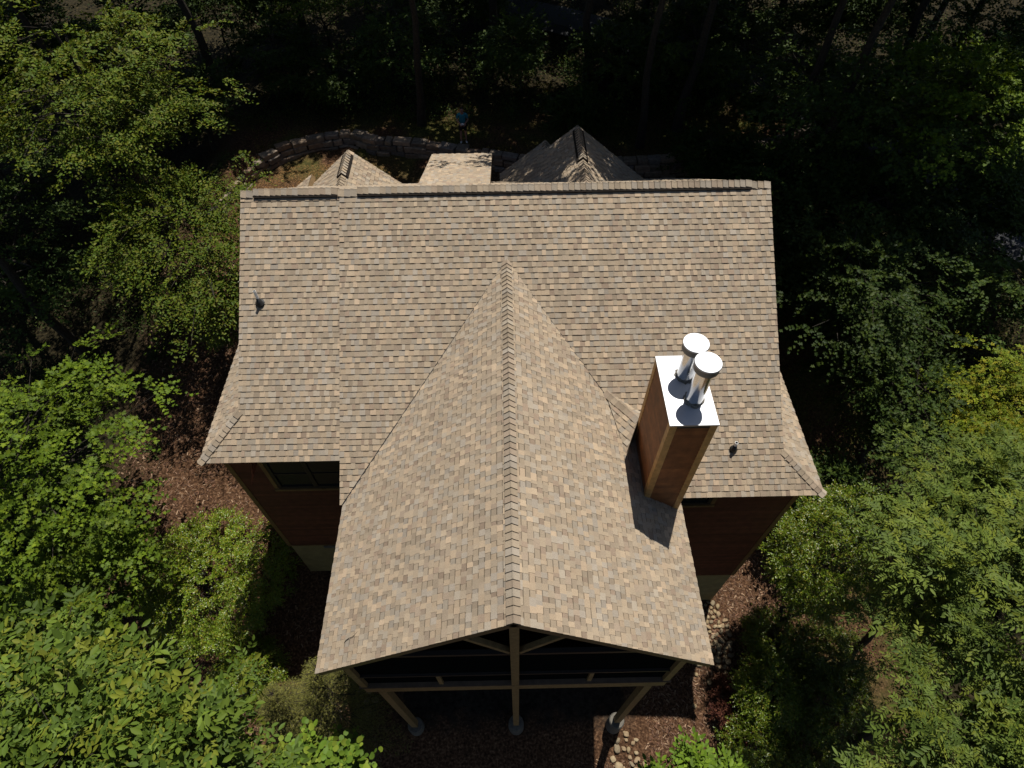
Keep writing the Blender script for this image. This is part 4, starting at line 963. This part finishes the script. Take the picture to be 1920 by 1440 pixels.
for i, (x, y, cx_, cy_, cz, rx, ry, lab) in enumerate(((6.6, 13.6, 5.0, 10.4, 5.6, 4.1, 4.0, 'tall trunk on the bank leaning towards the large rear gable'), (-4.2, 15.8, -2.7, 11.9, 5.4, 1.3, 1.7, 'added slim tree behind the stone wall, its unseen crown shading the left rear gable'),  # slim tree is added so its unseen crown shades the left rear gable
        (-8.0, 26.5, -8.0, 26.0, 4.0, 4.5, 3.5, 'tall trunk deep in the wood at the top left of centre'), (3.0, 28.5, 3.0, 28.0, 4.5, 4.5, 3.5, 'tall trunk across the drive at the top centre'), (10.5, 26.0, 10.5, 25.0, 4.5, 4.5, 3.5, 'tall trunk across the drive at the top, right of centre'),
        (12.2, 20.5, 12.0, 19.2, 5.4, 4.2, 3.4, 'tall trunk across the drive in the shaded upper right'), (-19.5, 14.0, -19.5, 13.6, 5.0, 3.2, 3.0, 'tall trunk at the left edge behind the layered oak'), (8.0, 22.5, 7.6, 21.4, 5.2, 4.2, 3.2, 'tall trunk at the near side of the drive, right of the top centre'),
        (17.0, 26.5, 16.6, 25.4, 5.2, 4.4, 3.6, 'tall trunk at the top edge, beyond the drive on the right'), (-2.5, 32.5, -2.6, 31.5, 5.0, 4.8, 3.6, 'tall trunk at the top edge beyond the road gap'), (24.0, 22.5, 23.6, 21.5, 5.0, 4.4, 3.6, 'tall trunk at the top right beyond the last bend of the drive'),
        (22.5, 18.0, 22.0, 17.5, 4.5, 3.4, 3.4, 'tall trunk in the top right corner'), (-17.0, 2.6, -16.7, 2.6, 1.6, 2.2, 2.4, 'trunk at the left edge below the layered oak'), (-20.5, 22.0, -20.5, 21.0, 4.5, 4.5, 3.5, 'tall trunk in the top left corner'))):
    tree('tulip_poplar', lab, 'tree', 'dark', (x, y), (cx_, cy_, cz), (rx, ry, 2.6), 540 if i == 0 else 400, 420 + i, 'tall canopy trees behind the house', trunk=0.2, low=-0.5, leaf=0.18)
for i, (x, y, cz, r_, lab) in enumerate(((-15.5, 22.5, -3.6, 2.8, 'dark bushy sapling at the top edge, third from the top left corner'), (-4.5, 25.5, -3.6, 2.6, 'dark bushy sapling at the top edge left of the road gap'), (9.8, 23.8, -3.8, 2.3, 'dark bushy sapling at the top edge right of the road gap'),
        (15.8, 20.0, -3.4, 2.8, 'dark bushy sapling beyond the drive in the top right'), (20.5, 13.5, -3.6, 2.8, 'dark bushy sapling beyond the drive by the right edge'), (-21.5, 16.0, -3.2, 3.0, 'dark bushy sapling in the top left corner'), (-1.6, 24.5, -4.6, 1.6, 'low dark sapling right below the road gap at the top'),
        (6.8, 20.4, -5.2, 1.7, 'low dark sapling at the near side of the drive at the top'), (-8.3, 18.0, -5.6, 1.5, 'low dark sapling on the bank left of the person'), (3.6, 15.0, -6.0, 1.3, 'low dark sapling behind the stone wall right of the person'), (9.4, 11.6, -6.4, 1.6, 'low dark sapling in front of the right stretch of stone wall'),
        (-18.5, 18.5, -4.4, 2.6, 'dark bushy sapling behind the big layered oak'), (-12.5, 24.5, -3.6, 2.7, 'dark bushy sapling at the top edge above the black shaded bank'), (1.2, 27.5, -3.6, 2.0, 'dark sapling standing across the drive at the top centre'),
        (6.5, 27.5, -3.0, 2.6, 'dark bushy sapling across the drive, right of the top centre'), (12.8, 24.5, -3.2, 2.6, 'dark bushy sapling at the top edge across the drive on the right'), (19.0, 19.5, -2.8, 2.9, 'dark bushy sapling near the top right corner'), (23.5, 13.0, -3.0, 3.0, 'dark bushy sapling at the right edge beyond the drive'),
        (16.4, 12.6, -5.4, 2.0, 'dark sapling leaning over the drive in the upper right'), (19.6, 7.0, -6.2, 2.2, 'dark sapling on the near side of the drive at the right'), (24.0, 9.5, -5.0, 2.3, 'dark sapling across the drive at the right edge'), (-24.0, 12.5, -4.0, 3.2, 'dark sapling far out at the left edge'), (-23.5, 8.0, -5.5, 2.6, 'dark sapling at the left edge below the layered oak'),
        (-16.4, -4.0, -10.0, 1.8, 'low sapling hidden behind the bright left maple'), (11.4, -3.4, -10.4, 1.5, 'low shaded sapling between the fine leaved tree and the locust'), (10.4, 5.2, -7.2, 1.8, 'low dark sapling beside the upper right gable edge'))):
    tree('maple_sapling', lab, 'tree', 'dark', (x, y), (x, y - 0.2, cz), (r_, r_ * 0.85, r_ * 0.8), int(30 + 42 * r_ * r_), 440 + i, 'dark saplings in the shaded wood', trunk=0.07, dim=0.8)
# ---- spruce beside the porch
def spruce(base, top, rmax, seed, label):
    rng = np.random.default_rng(seed); bz = float(ground_z(*base)) - 0.1; H = top[2] - bz
    root = thing('spruce_tree', label, 'tree', (base[0], base[1], bz))
    Ps, Fs, Ns, Ss, Cs = [], [], [], [], []; mb = MB()
    axis = lambda t: np.array([base[0] + (top[0] - base[0]) * t, base[1] + (top[1] - base[1]) * t, bz + H * t])
    mb.tube([axis(t) for t in np.linspace(0, 1, 9)], [0.11 * (1 - 0.95 * t) + 0.006 for t in np.linspace(0, 1, 9)], 8)
    cols = np.array([(0.19, 0.19, 0.04), (0.15, 0.16, 0.034), (0.24, 0.225, 0.05)])
    t = 0.18
    def needles(a, b, rad, dens):
        L = np.linalg.norm(b - a); n = max(4, int(L * dens)); tt = rng.random(n); p = a + (b - a) * tt[:, None]; d = unit((b - a)[None])[0]
        q = rng.normal(size=(n, 3)); q -= d * (q @ d)[:, None]; q = unit(q)
        Ps.append(p); Fs.append(unit(q + d * 0.75)); Ns.append(rng.normal(size=(n, 3))); Ss.append(rad * rng.uniform(0.7, 1.2, n)); Cs.append(cols[rng.integers(3, size=n)] * rng.uniform(0.8, 1.2, (n, 1)))
    while t < 0.985:
        c = axis(t); rl = rmax * (1 - t) ** 0.80 + 0.10; nb = 6 if t < 0.9 else 5
        a0 = rng.uniform(0, 6.28)
        for k in range(nb):
            a = a0 + 6.283 * k / nb + rng.normal(0, 0.15); L = rl * rng.uniform(0.75, 1.1); d = np.array([math.cos(a), math.sin(a), 0.20 + 0.55 * t ** 3 + rng.normal(0, .05)])
            e = c + d * L - np.array([0, 0, 0.16 * L * L])
            mb.tube([c, (c + e) / 2 + np.array([0, 0, 0.04 * L]), e], [0.014, 0.010, 0.004], 4, cap=False)
            needles(c + (e - c) * 0.3, e, 0.065, 150)
            m = max(3, int(L / 0.17))
            for j in range(m):
                f = 0.22 + 0.78 * j / m; p = c + (e - c) * f; sl = (0.40 * L * (1.05 - f) + 0.09) * rng.uniform(0.8, 1.2)
                for s in (-1, 1):
                    dd = unit((e - c)[None])[0] * 0.75 + np.array([-math.sin(a), math.cos(a), 0]) * s * 0.75 + np.array([0, 0, rng.normal(0.05, 0.15)])
                    q = p + dd * sl; needles(p, q, 0.062, 150)
                    mb.tube([p, q], [0.005, 0.003], 3, cap=False)
        t += 0.030 + 0.020 * (1 - t)
    P, F, N, S, C = map(np.concatenate, (Ps, Fs, Ns, Ss, Cs))
    link('crown', leaf_mesh('crown', 'needle', P, F, N, S, C, M['needle']), root)
    mb.build('trunk', M['bark'], root, smooth=True)
spruce((-5.7, -10.6), (-5.0, -9.75, -7.1), 2.3, 77, 'olive green spruce with a spiky leader by the left corner of the porch roof')
spruce((-6.9, -10.4), (-6.5, -10.1, -8.4), 1.6, 78, 'shorter spruce between the hickory and the leader of the taller spruce')

# ---- ground cover
def scatter(name, label, kind_t, n, region, size, cols, material, seed, up=0.5, hjit=0.0, mask=None, clump=0, lift=0.0):
    rng = np.random.default_rng(seed); x0, x1, y0, y1 = region
    if clump:
        cx = rng.uniform(x0, x1, clump); cyy = rng.uniform(y0, y1, clump); k = rng.integers(clump, size=n); sp = rng.uniform(0.15, 0.6, clump)[k]
        x = cx[k] + rng.normal(0, 1, n) * sp; y = cyy[k] + rng.normal(0, 1, n) * sp; hh = rng.uniform(0.2, 1, clump)[k]
    else:
        x = rng.uniform(x0, x1, n); y = rng.uniform(y0, y1, n); hh = np.ones(n)
    if mask is not None:
        m = mask(x, y); x, y, hh = x[m], y[m], hh[m]
    n = len(x); z = ground_z(x, y) + lift + hjit * hh * rng.random(n)
    P = np.stack([x, y, z], 1); F = rng.normal(size=(n, 3)); F[:, 2] = np.abs(F[:, 2]) * up + (up - 0.5)
    N = np.array([0, 0, 1.0]) + rng.normal(0, 0.5, (n, 3)); S = size * rng.uniform(0.5, 1.3, n)
    C = np.array(cols)[rng.integers(len(cols), size=n)] * rng.uniform(0.75, 1.25, (n, 1))
    return tag(link(name, leaf_mesh(name, kind_t, P, F, N, S, C, material)), label, kind='stuff')
TPL['chip'] = (np.array([(0, -0.14, 0), (0.1, 0.13, 0.02), (0.95, 0.1, 0.0), (1, -0.1, 0.03)], float), [[0, 1, 2, 3]][:1])
TPL['chip'] = (TPL['chip'][0], [[0, 3, 2, 1]])
house_foot = lambda x, y: ~((x > -7.6) & (x < 7.6) & (y > -6.5) & (y < 6.2))
MUL = [(0.16, 0.095, 0.06), (0.10, 0.055, 0.034), (0.055, 0.028, 0.018), (0.24, 0.16, 0.10), (0.13, 0.065, 0.038)]
scatter('wood_chips', 'brown wood chip mulch on the slope left of the house', 'chip', 26000, (-15, -4.5, -12, 8), 0.13, MUL, M['chip'], 501, up=0.22, lift=0.006, mask=house_foot)
scatter('wood_chips', 'brown wood chip mulch on the slope right of the porch', 'chip', 22000, (2.0, 11, -15, -4), 0.13, MUL, M['chip'], 502, up=0.22, lift=0.006, mask=lambda x, y: house_foot(x, y) & ((x > 4.4) | (y < -11.2)))
scatter('pine_straw', 'orange pine straw in the planting bed inside the stone wall', 'blade', 9000, (-12.2, -5.2, 8.6, 13.6), 0.13, [(0.30, 0.155, 0.05), (0.22, 0.11, 0.035), (0.36, 0.21, 0.08)], M['chip'], 507, up=0.25, lift=0.01, mask=lambda x, y: y < np.interp(x, WX, WY) - 0.55)
wall_behind = lambda x, y: (y > np.interp(x, WX, WY) + 0.35) & (x > -13)
scatter('grass', 'thin yellow green grass along the top of the stone wall', 'blade', 16000, (-13, 13, 12.4, 19), 0.16, [(0.10, 0.10, 0.02), (0.14, 0.12, 0.03), (0.07, 0.09, 0.018), (0.17, 0.13, 0.04)], M['leaf'], 503, up=0.9, mask=wall_behind, clump=500)
scatter('undergrowth', 'mixed leafy undergrowth on the shaded bank behind the house', 'oval', 70000, (-26, 26, 15.5, 34), 0.11, [(0.035, 0.065, 0.012), (0.05, 0.08, 0.012), (0.075, 0.09, 0.014)], M['leaf'], 504, up=0.6, hjit=0.9, mask=lambda x, y: wall_behind(x, y - 1.2), clump=900)
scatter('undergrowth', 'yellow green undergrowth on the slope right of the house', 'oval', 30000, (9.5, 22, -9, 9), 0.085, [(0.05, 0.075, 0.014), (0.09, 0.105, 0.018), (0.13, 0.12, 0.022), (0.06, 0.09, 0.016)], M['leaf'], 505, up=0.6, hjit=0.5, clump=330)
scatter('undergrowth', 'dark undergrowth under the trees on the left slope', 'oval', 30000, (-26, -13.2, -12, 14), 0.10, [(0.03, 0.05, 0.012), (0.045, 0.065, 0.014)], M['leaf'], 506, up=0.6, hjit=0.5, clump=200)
